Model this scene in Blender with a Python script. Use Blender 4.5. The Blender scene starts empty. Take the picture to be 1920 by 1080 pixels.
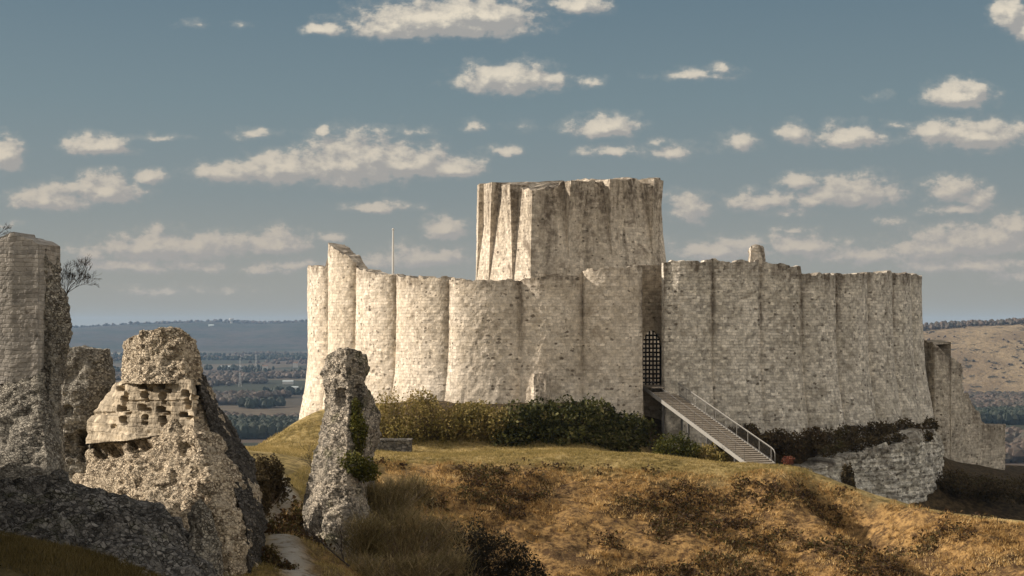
import bpy, math, random
import numpy as np
from mathutils import Vector

rng = np.random.default_rng(11)
random.seed(5)
scene = bpy.context.scene
COL = scene.collection
rad = math.radians

# ------------------------------------------------------------------ camera
S, HZ, ZC = 2667.0, 612.0, 10.0            # focal length and eye level of the 1920x1080 photograph, eye height above the terrace
cam_d = bpy.data.cameras.new("camera")
cam_d.sensor_width = 36.0
cam_d.lens = 50.0
cam_d.shift_y = (HZ - 540.0) / 1920.0
cam_d.clip_start = 0.5
cam_d.clip_end = 40000.0
cam = bpy.data.objects.new("camera", cam_d)
cam.location = (0, 0, ZC)
cam.rotation_euler = (rad(90), 0, 0)
COL.objects.link(cam)
scene.camera = cam

# ------------------------------------------------------------------ light
SUN_EL, SUN_BACK = 24.0, 9.0               # the sun stands to the left and a little beyond the castle front
a = rad(SUN_BACK)
sun_dir = Vector((-math.cos(a) * math.cos(rad(SUN_EL)), math.sin(a) * math.cos(rad(SUN_EL)), math.sin(rad(SUN_EL))))
sun_d = bpy.data.lights.new("sun", 'SUN')
sun_d.energy = 4.9
sun_d.angle = rad(0.5)
sun_d.color = (1.0, 0.885, 0.75)
sun = bpy.data.objects.new("sun", sun_d)
sun.rotation_euler = sun_dir.to_track_quat('Z', 'Y').to_euler()
sun.location = (-60, 60, 80)
COL.objects.link(sun)

scene.view_settings.view_transform = 'Standard'
scene.view_settings.look = 'None'
scene.view_settings.exposure = 0.35
scene.view_settings.gamma = 1.0
scene.cycles.max_bounces = 6
scene.cycles.diffuse_bounces = 3
scene.cycles.volume_bounces = 1


# ------------------------------------------------------------------ node helpers
def N(nt, typ, ins=None, **props):
    n = nt.nodes.new(typ)
    for k, v in props.items():
        setattr(n, k, v)
    for k, v in (ins or {}).items():
        if isinstance(v, bpy.types.NodeSocket):
            nt.links.new(v, n.inputs[k])
        else:
            n.inputs[k].default_value = v
    return n


def M(nt, op, x, y=0.0, z=0.0, clamp=False):
    return N(nt, 'ShaderNodeMath', {0: x, 1: y, 2: z}, operation=op, use_clamp=clamp).outputs[0]


def VM(nt, op, x, y=(0, 0, 0), z=(0, 0, 0)):
    n = N(nt, 'ShaderNodeVectorMath', {0: x, 1: y}, operation=op)
    if op == 'MULTIPLY_ADD':
        if isinstance(z, bpy.types.NodeSocket):
            nt.links.new(z, n.inputs[2])
        else:
            n.inputs[2].default_value = z
    return n.outputs['Value' if op in ('LENGTH', 'DOT_PRODUCT', 'DISTANCE') else 0]


def mixc(nt, f, c1, c2, blend='MIX'):
    n = nt.nodes.new('ShaderNodeMix')
    n.data_type = 'RGBA'
    n.blend_type = blend
    for i, v in ((0, f), (6, c1), (7, c2)):
        if isinstance(v, bpy.types.NodeSocket):
            nt.links.new(v, n.inputs[i])
        else:
            n.inputs[i].default_value = (*v, 1.0) if i > 0 and len(v) == 3 else v
    return n.outputs[2]


def ss(nt, x, lo, hi, a=0.0, b=1.0):
    return N(nt, 'ShaderNodeMapRange', {0: x, 1: lo, 2: hi, 3: a, 4: b}, interpolation_type='SMOOTHSTEP').outputs[0]


def noise(nt, vec, scale, detail=4.0, rough=0.55, out=0, dist=0.0):
    return N(nt, 'ShaderNodeTexNoise', {'Vector': vec, 'Scale': scale, 'Detail': detail, 'Roughness': rough, 'Distortion': dist}).outputs[out]


# ------------------------------------------------------------------ sky with clouds
# fair-weather clouds by bearing and height: (bearing, height) of the middle, half width, rise, drop, density, all in hundredths of 1/26.67 rad
CLOUDS = [
    (835, 48, 165, 52, 24, 1.0), (900, 30, 100, 40, 30, 1.0), (740, 55, 90, 30, 18, .9), (610, 57, 46, 14, 11, .9),
    (1090, 14, 50, 24, 14, .9), (955, 152, 92, 34, 26, 1.0), (1020, 150, 50, 18, 14, .7), (1105, 155, 30, 12, 9, .5),
    (1310, 143, 76, 14, 9, .62), (1350, 132, 30, 12, 10, .6), (1895, 30, 36, 34, 26, .95), (1930, 50, 40, 40, 30, .95), (1800, 182, 66, 32, 22, 1.0),
    (1645, 182, 22, 10, 8, .4), (10, 294, 38, 36, 26, 1.0), (180, 279, 62, 26, 15, 1.0), (292, 260, 52, 9, 7, .45),
    (480, 250, 44, 12, 10, .48), (608, 248, 17, 15, 10, .8), (425, 325, 66, 26, 18, .9), (530, 320, 90, 36, 26, 1.0),
    (660, 312, 110, 62, 36, 1.0), (760, 316, 90, 44, 20, 1.0), (850, 318, 62, 28, 14, .9), (785, 250, 44, 12, 9, .5),
    (888, 240, 24, 14, 10, .7), (945, 284, 32, 13, 9, .75), (1130, 244, 66, 30, 14, .9), (1148, 282, 64, 14, 10, .62),
    (1268, 288, 40, 22, 14, .62), (1235, 270, 20, 12, 8, .5), (1380, 270, 42, 22, 17, .7), (1485, 252, 32, 26, 20, .85),
    (1595, 262, 66, 30, 18, .95), (1830, 256, 120, 32, 24, .95), (1760, 250, 60, 20, 20, .8), (90, 380, 74, 34, 18, .95),
    (195, 360, 78, 34, 22, .95), (280, 333, 30, 18, 15, .9), (15, 422, 28, 8, 7, .5), (710, 388, 70, 14, 9, .75),
    (835, 428, 44, 24, 18, .8), (1290, 392, 44, 36, 28, .75), (1430, 382, 80, 26, 16, .75), (1500, 342, 40, 24, 18, .8),
    (1600, 364, 100, 36, 24, .85), (1520, 376, 160, 16, 16, .6), (1790, 352, 56, 26, 26, .85), (1835, 372, 40, 26, 20, .8),
    (1790, 394, 66, 12, 12, .7), (1672, 416, 24, 14, 10, .6), (1490, 432, 44, 7, 6, .4), (290, 466, 110, 36, 26, .72),
    (380, 466, 110, 30, 24, .72), (515, 462, 76, 36, 16, .76), (170, 480, 60, 18, 14, .5), (385, 504, 66, 15, 10, .5), (510, 508, 70, 14, 9, .5),
    (620, 444, 34, 10, 9, .45), (790, 482, 110, 26, 26, .6), (700, 492, 70, 18, 14, .5), (1370, 470, 120, 26, 22, .62),
    (1500, 462, 80, 30, 20, .68), (1610, 478, 110, 20, 18, .6), (1840, 452, 150, 34, 30, .72), (1900, 428, 60, 26, 20, .75),
    (1740, 470, 110, 24, 22, .65), (370, 46, 30, 10, 8, .4), (985, 240, 46, 12, 9, .3), (1690, 235, 40, 10, 8, .3), (450, 48, 20, 8, 6, .3),
    (1950, 520, 120, 24, 20, .5), (330, 545, 160, 14, 12, .35), (250, 500, 130, 18, 14, .55), (560, 500, 90, 16, 12, .5), (1330, 505, 120, 16, 12, .5), (1820, 500, 150, 22, 14, .6), (1480, 400, 60, 12, 9, .5), (60, 470, 70, 16, 12, .45), (960, 500, 60, 14, 10, .4),
]
world = bpy.data.worlds.new("World")
scene.world = world
world.use_nodes = True
wt = world.node_tree
wt.nodes.clear()
STR = 0.1


def cloud_group():
    g = bpy.data.node_groups.new("cloud_density", 'ShaderNodeTree')
    g.interface.new_socket("q", in_out='INPUT', socket_type='NodeSocketVector')
    g.interface.new_socket("d", in_out='OUTPUT', socket_type='NodeSocketFloat')
    gi = g.nodes.new('NodeGroupInput')
    go = g.nodes.new('NodeGroupOutput')
    q = gi.outputs[0]
    w1 = VM(g, 'SUBTRACT', N(g, 'ShaderNodeTexNoise', {'Vector': q, 'Scale': 1.7, 'Detail': 3.0, 'Roughness': .6}).outputs[1], (.5, .5, .5))
    qw = VM(g, 'MULTIPLY_ADD', w1, (.5, .26, 0), q)
    cur = None
    for (px, py, rx, ru, rd, s) in CLOUDS:
        cx, cy = (px - 960) / 100, (HZ - py) / 100
        if py > 425:
            s = min(1.0, s * 1.2)
        rx, ru, rd = rx / 100 * 1.12, ru / 100 * 1.12, rd / 100 * 1.1
        v = VM(g, 'MULTIPLY_ADD', qw, (1 / rx, 1 / ru, 0), (-cx / rx, -cy / ru, 0))
        v2 = VM(g, 'MULTIPLY', v, (-1, -ru / rd, 0))
        ln = VM(g, 'LENGTH', VM(g, 'MAXIMUM', v, v2))
        f = M(g, 'MULTIPLY_ADD', ln, -s * .75, s)
        cur = f if cur is None else N(g, 'ShaderNodeMath', {0: cur, 1: f, 2: .12}, operation='SMOOTH_MAX').outputs[0]
    st = VM(g, 'MULTIPLY', q, (1.0, 1.5, 1.0))
    n1 = noise(g, st, 2.6, 7.0, .62)
    d = M(g, 'ADD', cur, M(g, 'MULTIPLY', M(g, 'SUBTRACT', n1, .5), 1.15))
    g.links.new(d, go.inputs[0])
    return g


tc = N(wt, 'ShaderNodeTexCoord')
dirv = tc.outputs['Generated']
sep = N(wt, 'ShaderNodeSeparateXYZ', {0: dirv})
dx, dy, dz = sep.outputs
sy = M(wt, 'MAXIMUM', dy, 0.02)
q = N(wt, 'ShaderNodeCombineXYZ', {0: M(wt, 'MULTIPLY', M(wt, 'DIVIDE', dx, sy), 26.67), 1: M(wt, 'MULTIPLY', M(wt, 'DIVIDE', dz, sy), 26.67), 2: 0.0}).outputs[0]
cg = cloud_group()
d1 = N(wt, 'ShaderNodeGroup', {0: q}, node_tree=cg).outputs[0]
d2 = N(wt, 'ShaderNodeGroup', {0: VM(wt, 'ADD', q, (-.13, .15, 0))}, node_tree=cg).outputs[0]
alpha = M(wt, 'MAXIMUM', ss(wt, d1, .18, .50), ss(wt, d1, .0, .5, 0.0, .3))
lit = ss(wt, M(wt, 'SUBTRACT', d1, d2), -.16, .40)
thick = ss(wt, d1, .3, 1.0)
elev = ss(wt, dz, .02, .2)
c_lo = mixc(wt, elev, (.37, .35, .325), (.37, .362, .345))
c_hi = mixc(wt, elev, (.53, .465, .385), (.80, .715, .575))
ccol = mixc(wt, M(wt, 'MULTIPLY', lit, M(wt, 'MULTIPLY_ADD', thick, .35, .65)), c_lo, c_hi)
# bright broken cloud added to the unseen sky, to lift the shaded walls
gen = VM(wt, 'DIVIDE', dirv, N(wt, 'ShaderNodeCombineXYZ', {0: M(wt, 'ADD', M(wt, 'ABSOLUTE', dz), .12), 1: M(wt, 'ADD', M(wt, 'ABSOLUTE', dz), .12), 2: 1.0}).outputs[0])
gn = noise(wt, gen, 1.6, 6.0, .6)
back = ss(wt, dy, .75, .25)
ga = M(wt, 'MULTIPLY', ss(wt, gn, .42, .6), back)
gcol = mixc(wt, ss(wt, gn, .4, .8), (.95, .86, .74), (1.45, 1.3, 1.08))
sky = N(wt, 'ShaderNodeTexSky', sky_type='NISHITA', sun_disc=False, sun_elevation=rad(SUN_EL), sun_rotation=rad(270 + SUN_BACK), altitude=100.0, air_density=1.0, dust_density=2.2, ozone_density=1.2)
SKY_MUL = (.62, .60, .50)
skyn = VM(wt, 'MULTIPLY', N(wt, 'ShaderNodeHueSaturation', {'Saturation': .7, 'Value': 1.0, 'Color': sky.outputs[0]}).outputs[0], (.5, .5, .5))
rp = wt.nodes.new('ShaderNodeValToRGB')
G_ = 1 / 1.27                                # the view exposure
SKY_STOPS = [(0.0, (.372, .352, .302)), (.04, (.330, .335, .308)), (.09, (.240, .284, .292)), (.153, (.182, .252, .280)), (.23, (.128, .200, .248)), (.6, (.10, .17, .24))]
els = rp.color_ramp.elements
while len(els) < len(SKY_STOPS):
    els.new(.5)
for e_, (p_, c_) in zip(els, SKY_STOPS):
    e_.position = p_
    e_.color = (*[x_ * G_ for x_ in c_], 1)
wt.links.new(dz, rp.inputs[0])
k = 1.0 / STR
skyg = VM(wt, 'MULTIPLY', rp.outputs[0], (k, k, k))
skyc = mixc(wt, .88, skyn, skyg)
ccs = VM(wt, 'MULTIPLY', ccol, (k * G_, k * G_, k * G_))
gcs = VM(wt, 'MULTIPLY', gcol, (k, k, k))
bg_front = N(wt, 'ShaderNodeBackground', {0: mixc(wt, M(wt, 'MULTIPLY', alpha, .95), skyc, ccs), 1: STR})
bg_rest = N(wt, 'ShaderNodeBackground', {0: mixc(wt, ga, skyn, gcs), 1: STR})
mxs = N(wt, 'ShaderNodeMixShader', {0: M(wt, 'GREATER_THAN', dy, .8), 1: bg_rest.outputs[0], 2: bg_front.outputs[0]})
wo = N(wt, 'ShaderNodeOutputWorld', {0: mxs.outputs[0]})
world.cycles.sampling_method = 'MANUAL'
world.cycles.sample_map_resolution = 512


# ------------------------------------------------------------------ numpy noise
def _h(ix, iy, iz, seed):
    h = (ix.astype(np.int64) * 374761393 + iy.astype(np.int64) * 668265263 + iz.astype(np.int64) * 2147483647 + seed * 974634221) & 0xFFFFFFFF
    h = ((h ^ (h >> 13)) * 1274126177) & 0xFFFFFFFF
    h = ((h ^ (h >> 16)) * 2246822519) & 0xFFFFFFFF
    return ((h ^ (h >> 15)) & 0xFFFFFF) / float(0xFFFFFF)


def vnoise(p, seed=0):
    p = np.asarray(p, float)
    i = np.floor(p).astype(np.int64)
    f = p - i
    f = f * f * (3 - 2 * f)
    r = 0
    for cx in (0, 1):
        for cy in (0, 1):
            for cz in (0, 1):
                w = (f[:, 0] if cx else 1 - f[:, 0]) * (f[:, 1] if cy else 1 - f[:, 1]) * (f[:, 2] if cz else 1 - f[:, 2])
                r = r + w * _h(i[:, 0] + cx, i[:, 1] + cy, i[:, 2] + cz, seed)
    return r


def fbm(p, octv=4, seed=0, gain=.5):
    s, amp, tot = 0, 1.0, 0
    for o in range(octv):
        s = s + amp * (vnoise(p * 2.03 ** o, seed + o) - .5)
        tot += amp
        amp *= gain
    return s / tot * 2


def worley(p, seed=0):
    i = np.floor(p).astype(np.int64)
    best = np.full(len(p), 9.0)
    rid = np.zeros(len(p))
    for ox in (-1, 0, 1):
        for oy in (-1, 0, 1):
            for oz in (-1, 0, 1):
                c = i + np.array((ox, oy, oz))
                q_ = np.stack([c[:, k] + _h(c[:, 0], c[:, 1], c[:, 2], seed + k) for k in range(3)], 1)
                d = np.sqrt(((q_ - p) ** 2).sum(1))
                m = d < best
                best = np.where(m, d, best)
                rid = np.where(m, _h(c[:, 0], c[:, 1], c[:, 2], seed + 7), rid)
    return best, rid


def sst(x, lo, hi):
    t = np.clip((np.asarray(x, float) - lo) / (hi - lo), 0, 1)
    return t * t * (3 - 2 * t)


# ------------------------------------------------------------------ mesh helpers
def P(px, py, Y):
    """the point at distance Y that the photograph shows at pixel (px, py)"""
    return ((px - 960) / S * Y, Y, ZC - (py - HZ) / S * Y)


def PP(pts):
    a_ = np.array(pts, float)
    return np.stack([(a_[:, 0] - 960) / S * a_[:, 2], a_[:, 2], ZC - (a_[:, 1] - HZ) / S * a_[:, 2]], 1)


def tag(o, label=None, cat=None, group=None, kind=None):
    if label:
        o['label'] = label
    if cat:
        o['category'] = cat
    if group:
        o['group'] = group
    if kind:
        o['kind'] = kind
    return o


def empty(name, loc, label, cat, group=None):
    o = bpy.data.objects.new(name, None)
    o.location = loc
    o.empty_display_size = .3
    COL.objects.link(o)
    return tag(o, label, cat, group)


def mk(name, V, F, mat, parent=None, smooth=False, uv=None, attrs=None):
    """one mesh object; V world coordinates; F a list of index arrays (tris and quads)"""
    V = np.asarray(V, float)
    off = np.zeros(3)
    if parent is not None:
        p = parent
        while p is not None:
            off = off + np.array(p.location)
            p = p.parent
    me = bpy.data.meshes.new(name)
    F = [np.asarray(f, np.int32) for f in F if len(f)]
    nl = sum(f.size for f in F)
    npoly = sum(len(f) for f in F)
    me.vertices.add(len(V))
    me.vertices.foreach_set('co', (V - off).astype(np.float32).ravel())
    me.loops.add(nl)
    li = np.concatenate([f.ravel() for f in F])
    me.loops.foreach_set('vertex_index', li)
    me.polygons.add(npoly)
    sizes = np.concatenate([np.full(len(f), f.shape[1], np.int32) for f in F])
    me.polygons.foreach_set('loop_start', np.concatenate([[0], np.cumsum(sizes)[:-1]]).astype(np.int32))
    if smooth:
        me.polygons.foreach_set('use_smooth', np.ones(npoly, bool))
    else:
        me.polygons.foreach_set('use_smooth', np.zeros(npoly, bool))
    me.update(calc_edges=True)
    if uv is not None:
        ul = me.uv_layers.new(name='UVMap')
        ul.data.foreach_set('uv', np.asarray(uv, np.float32)[li].ravel())
    for k_, v_ in (attrs or {}).items():
        at = me.attributes.new(k_, 'FLOAT', 'POINT')
        at.data.foreach_set('value', np.asarray(v_, np.float32))
    me.materials.append(mat)
    o = bpy.data.objects.new(name, me)
    COL.objects.link(o)
    if parent is not None:
        o.parent = parent
    return o


class MB:
    """collects simple solids for ONE mesh"""
    def __init__(self):
        self.v, self.q, self.t, self.n = [], [], [], 0

    def add(self, V, Q=(), T=()):
        self.v.append(np.asarray(V, float))
        self.q += [[i + self.n for i in f] for f in Q]
        self.t += [[i + self.n for i in f] for f in T]
        self.n += len(V)

    def hexa(self, A, B):
        """solid between two quads A and B"""
        self.add(list(A) + list(B), [(3, 2, 1, 0), (4, 5, 6, 7), (0, 1, 5, 4), (1, 2, 6, 5), (2, 3, 7, 6), (3, 0, 4, 7)])

    def box(self, c, s, yaw=0.0):
        c = np.array(c, float)
        ca, sa = math.cos(yaw), math.sin(yaw)
        def p(x, y, z):
            return c + np.array((x * ca - y * sa, x * sa + y * ca, z))
        x, y, z = s[0] / 2, s[1] / 2, s[2] / 2
        self.hexa([p(-x, -y, -z), p(x, -y, -z), p(x, y, -z), p(-x, y, -z)], [p(-x, -y, z), p(x, -y, z), p(x, y, z), p(-x, y, z)])

    def tube(self, pts, r, n=6):
        pts = np.asarray(pts, float)
        r = np.broadcast_to(np.asarray(r, float), (len(pts),))
        t = np.gradient(pts, axis=0)
        t /= np.linalg.norm(t, axis=1)[:, None] + 1e-9
        ref = np.array((0, 0, 1.0)) if abs(t[0, 2]) < .9 else np.array((1.0, 0, 0))
        u = np.cross(t, ref)
        u /= np.linalg.norm(u, axis=1)[:, None] + 1e-9
        w = np.cross(t, u)
        an = np.arange(n) * 2 * math.pi / n
        V = pts[:, None, :] + r[:, None, None] * (np.cos(an)[None, :, None] * u[:, None, :] + np.sin(an)[None, :, None] * w[:, None, :])
        Q = []
        for i in range(len(pts) - 1):
            for j in range(n):
                Q.append((i * n + j, i * n + (j + 1) % n, (i + 1) * n + (j + 1) % n, (i + 1) * n + j))
        m = len(pts) * n
        T = [(m, (j + 1) % n, j) for j in range(n)] + [(m + 1, m - n + j, m - n + (j + 1) % n) for j in range(n)]
        self.add(np.concatenate([V.reshape(-1, 3), pts[:1], pts[-1:]]), Q, T)

    def build(self, name, mat, parent=None, smooth=False):
        return mk(name, np.concatenate(self.v), [self.q, self.t], mat, parent, smooth)


def vnormals(V, Q, T=None):
    n = np.zeros_like(V)
    q = np.asarray(Q)
    fn = np.cross(V[q[:, 2]] - V[q[:, 0]], V[q[:, 3]] - V[q[:, 1]])
    for c in range(4):
        np.add.at(n, q[:, c], fn)
    if T is not None and len(T):
        t = np.asarray(T)
        fn = np.cross(V[t[:, 1]] - V[t[:, 0]], V[t[:, 2]] - V[t[:, 0]])
        for c in range(3):
            np.add.at(n, t[:, c], fn)
    return n / (np.linalg.norm(n, axis=1)[:, None] + 1e-9)


def relief(V, disp, seed):
    d = np.zeros(len(V))
    for (kind, amp, sc) in disp:
        if kind == 'fbm':
            d += amp * fbm(V / sc, 4, seed)
        elif kind == 'stone':
            f1, rid = worley(V / (sc * np.array((1, 1, .75))), seed + 31)
            d += amp * (np.clip(.62 - f1, -.4, .6) * 1.3 + (rid - .5) * .8)
        elif kind == 'strata':
            z = V[:, 2] / sc + .5 * fbm(V / 2.2, 3, seed + 5)
            d += amp * (np.abs((z % 1.0) - .5) ** .5 - .4)
    return d


def loft(name, lines, step, mat, parent=None, disp=(), holes=(), closed=True, cap=True, seed=1, capup=.2, smooth=False, flip=False):
    """a mass whose feature lines run from top to bottom; given going round it (clockwise seen from above, front first left to right)"""
    W = [PP(l) for l in lines]
    hgt_ = max(np.linalg.norm(np.diff(w, axis=0), axis=1).sum() for w in W)
    nv = int(hgt_ / step) + 2
    L = []
    for w in W:
        s_ = np.concatenate([[0], np.cumsum(np.linalg.norm(np.diff(w, axis=0), axis=1))])
        t = np.linspace(0, s_[-1], nv)
        L.append(np.stack([np.interp(t, s_, w[:, c]) for c in range(3)], 1))
    L = np.array(L)
    cols, ucs = [], []
    uacc = 0
    nL = len(L)
    for i in range(nL if closed else nL - 1):
        A, B = L[i], L[(i + 1) % nL]
        dist = np.linalg.norm(B - A, axis=1).mean()
        back = A[:, 1].mean() > 1.05 * L[:, :, 1].min() + 2 and False
        k_ = max(1, int(dist / step))
        for j in range(k_):
            cols.append(A + (B - A) * j / k_)
            ucs.append(uacc + dist * j / k_)
        uacc += dist
    if not closed:
        cols.append(L[-1])
        ucs.append(uacc)
    G = np.array(cols)
    nu = len(G)
    V = G.reshape(-1, 3)
    idx = np.arange(nu * nv).reshape(nu, nv)
    i2 = np.roll(idx, -1, 0) if closed else idx[1:]
    i1 = idx if closed else idx[:-1]
    Q = np.stack([i1[:, :-1], i1[:, 1:], i2[:, 1:], i2[:, :-1]], -1).reshape(-1, 4)
    T = []
    uv = np.stack([np.repeat(np.array(ucs), nv), V[:, 2]], 1)
    if cap and closed:
        ring = G[:, 0]
        c = ring.mean(0)
        prev = idx[:, 0]
        nr = max(2, int(np.linalg.norm(ring - c, axis=1).mean() / step))
        extra, base = [], len(V)
        for r_ in range(1, nr):
            f = r_ / nr
            rp = ring + (c - ring) * f
            rp[:, 2] += capup * math.sin(f * math.pi / 2)
            extra.append(rp)
            cur = np.arange(base, base + nu)
            Q = np.concatenate([Q, np.stack([np.roll(cur, -1), cur, prev, np.roll(prev, -1)], -1)])
            prev = cur
            base += nu
        extra.append((c + np.array((0, 0, capup)))[None])
        T = np.stack([np.full(nu, base), prev, np.roll(prev, -1)], -1)
        V = np.concatenate([V] + extra)
        uv = np.concatenate([uv, V[len(uv):, :2]])
    if flip:
        Q = Q[:, ::-1]
        if len(T):
            T = T[:, ::-1]
    n = vnormals(V, Q, T)
    V = V + n * relief(V, disp, seed)[:, None]
    if len(holes):
        px = 960 + S * V[:, 0] / V[:, 1]
        py = HZ - S * (V[:, 2] - ZC) / V[:, 1]
        d = np.zeros(len(V))
        for (hx, hy, rx, ry, dep) in holes:
            e = ((px - hx) / rx) ** 4 + ((py - hy) / ry) ** 4
            d = np.minimum(d, -dep * (1 - sst(e, .6, 1.4)))
        front = n[:, 1] < .1
        V = V + np.where(front, d, 0)[:, None] * n
    return mk(name, V, [Q, T], mat, parent, smooth, uv)


# ------------------------------------------------------------------ materials
def new_mat(name):
    m = bpy.data.materials.new(name)
    m.use_nodes = True
    nt = m.node_tree
    nt.nodes.clear()
    out = nt.nodes.new('ShaderNodeOutputMaterial')
    b = nt.nodes.new('ShaderNodeBsdfPrincipled')
    b.inputs['Specular IOR Level'].default_value = .2
    nt.links.new(b.outputs[0], out.inputs[0])
    return m, nt, b


def plain(name, col, rough=.8, var=.25, sc=3.0, metal=0.0):
    m, nt, b = new_mat(name)
    o = N(nt, 'ShaderNodeNewGeometry').outputs['Position']
    f = noise(nt, o, sc, 5)
    c = mixc(nt, f, tuple(x * (1 - var) for x in col), tuple(min(1, x * (1 + var)) for x in col))
    nt.links.new(c, b.inputs['Base Color'])
    b.inputs['Roughness'].default_value = rough
    b.inputs['Metallic'].default_value = metal
    return m


def masonry(name, light, dark, bw=.46, bh=.30, holes=.03, stain=1.0, streak=7.0, bump=.06, patch=(.30, .25, .19), contrast=.42, band=0.0, jd=.4, mott=1.0):
    """coursed stone in metres along the wall (UV), with lost stones, weather stains and grime that runs down from the top"""
    m, nt, b = new_mat(name)
    uv = N(nt, 'ShaderNodeUVMap').outputs[0]
    pos = N(nt, 'ShaderNodeNewGeometry').outputs['Position']
    wob = VM(nt, 'SUBTRACT', noise(nt, pos, 1.3, 4, .6, 1), (.5, .5, .5))
    uvw = VM(nt, 'MULTIPLY_ADD', wob, (.30, .22, 0), uv)
    s = N(nt, 'ShaderNodeSeparateXYZ', {0: uvw})
    row = M(nt, 'FLOOR', M(nt, 'DIVIDE', s.outputs[1], bh))
    rrow = N(nt, 'ShaderNodeTexWhiteNoise', {'W': row}, noise_dimensions='1D').outputs[0]
    uu = M(nt, 'ADD', M(nt, 'DIVIDE', s.outputs[0], bw), M(nt, 'MULTIPLY', rrow, 7.3))
    col = M(nt, 'FLOOR', uu)
    cell = N(nt, 'ShaderNodeCombineXYZ', {0: col, 1: row, 2: 3.0}).outputs[0]
    wn = N(nt, 'ShaderNodeTexWhiteNoise', {'Vector': cell}, noise_dimensions='3D')
    r1 = wn.outputs[0]
    r2 = N(nt, 'ShaderNodeSeparateColor', {0: wn.outputs[1]}).outputs[1]
    fu = M(nt, 'FRACT', uu)
    fv = M(nt, 'FRACT', M(nt, 'DIVIDE', s.outputs[1], bh))
    eu = M(nt, 'MULTIPLY', M(nt, 'MINIMUM', fu, M(nt, 'SUBTRACT', 1.0, fu)), bw)
    ev = M(nt, 'MULTIPLY', M(nt, 'MINIMUM', fv, M(nt, 'SUBTRACT', 1.0, fv)), bh)
    edge = M(nt, 'MINIMUM', eu, ev)
    n0 = noise(nt, pos, 11.0, 4, .65)
    joint = ss(nt, M(nt, 'ADD', edge, M(nt, 'MULTIPLY', M(nt, 'SUBTRACT', n0, .5), .03)), .004, .03)
    big = noise(nt, pos, .22, 5, .6)
    mid = noise(nt, pos, 1.1, 6, .62)
    fine = noise(nt, pos, 7.0, 5, .7)
    base = mixc(nt, ss(nt, M(nt, 'ADD', M(nt, 'MULTIPLY', big, .5), M(nt, 'MULTIPLY', mid, .5)), .36, .64), dark, light)
    # each stone its own tone
    tone = M(nt, 'MULTIPLY_ADD', M(nt, 'MULTIPLY', M(nt, 'SUBTRACT', r2, .55), ss(nt, noise(nt, pos, .7, 4, .6), .36, .6, .35, 1.25)), contrast, 1.0)
    tone = M(nt, 'MULTIPLY', tone, M(nt, 'MULTIPLY_ADD', fine, .8, .6))
    tone = M(nt, 'MULTIPLY', tone, ss(nt, noise(nt, pos, 2.3, 6, .68), .32, .68, 1 - .30 * mott, 1 + .22 * mott))
    base = mixc(nt, 1.0, base, N(nt, 'ShaderNodeCombineColor', {0: tone, 1: tone, 2: tone}).outputs[0], 'MULTIPLY')
    if band:
        br = ss(nt, N(nt, 'ShaderNodeTexWhiteNoise', {'W': M(nt, 'FLOOR', M(nt, 'DIVIDE', s.outputs[1], bh * 2))}, noise_dimensions='1D').outputs[0], .45, .6)
        base = mixc(nt, M(nt, 'MULTIPLY', br, band), base, (.42, .38, .33))
    base = mixc(nt, M(nt, 'MULTIPLY', M(nt, 'MULTIPLY', M(nt, 'SUBTRACT', 1.0, joint), ss(nt, mid, .35, .6)), jd), base, tuple(x * .5 for x in dark))
    # lichen / brown weather patches
    pt = ss(nt, noise(nt, pos, .55, 6, .65, dist=.6), .53, .70)
    base = mixc(nt, M(nt, 'MULTIPLY', pt, .6 * stain), base, patch)
    # rain grime from the wall head
    topd = N(nt, 'ShaderNodeAttribute', attribute_name='topd').outputs['Fac']
    sv = N(nt, 'ShaderNodeCombineXYZ', {0: M(nt, 'MULTIPLY', s.outputs[0], .85), 1: M(nt, 'MULTIPLY', s.outputs[1], .10), 2: 0.0}).outputs[0]
    sn = noise(nt, sv, 1.0, 6, .7)
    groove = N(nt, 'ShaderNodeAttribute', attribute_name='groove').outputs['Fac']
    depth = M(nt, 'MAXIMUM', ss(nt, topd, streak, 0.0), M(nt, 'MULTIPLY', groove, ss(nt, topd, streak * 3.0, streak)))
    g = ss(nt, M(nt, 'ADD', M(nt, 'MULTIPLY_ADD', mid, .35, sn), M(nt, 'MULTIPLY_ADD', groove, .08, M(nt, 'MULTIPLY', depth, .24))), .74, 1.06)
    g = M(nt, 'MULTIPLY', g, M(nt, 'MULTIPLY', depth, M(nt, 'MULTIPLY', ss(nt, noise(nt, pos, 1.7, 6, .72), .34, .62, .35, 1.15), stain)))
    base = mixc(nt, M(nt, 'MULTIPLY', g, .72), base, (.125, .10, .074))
    # lost stones
    cl = ss(nt, noise(nt, pos, .35, 3), .38, .66)
    vs = N(nt, 'ShaderNodeTexVoronoi', {'Vector': VM(nt, 'MULTIPLY', uvw, (1 / .46, 1 / .31, 0)), 'Scale': 1.0}, voronoi_dimensions='2D', feature='F1')
    rs = N(nt, 'ShaderNodeSeparateColor', {0: vs.outputs['Color']})
    thr = M(nt, 'SUBTRACT', 1.0, M(nt, 'MULTIPLY', M(nt, 'ADD', M(nt, 'MULTIPLY', cl, 1.7), .15), holes * 2.2))
    lost = M(nt, 'GREATER_THAN', rs.outputs[0], thr)
    sz = M(nt, 'MULTIPLY_ADD', M(nt, 'POWER', rs.outputs[1], 1.6), .30, .10)
    lost = M(nt, 'MULTIPLY', lost, ss(nt, M(nt, 'SUBTRACT', M(nt, 'ADD', vs.outputs['Distance'], M(nt, 'MULTIPLY', M(nt, 'SUBTRACT', n0, .5), .75)), sz), .08, -.08))
    lost = M(nt, 'MULTIPLY', lost, M(nt, 'MULTIPLY_ADD', rs.outputs[2], .75, .25))
    pit = ss(nt, noise(nt, pos, 2.6, 5, .72), .60, .69)
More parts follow.
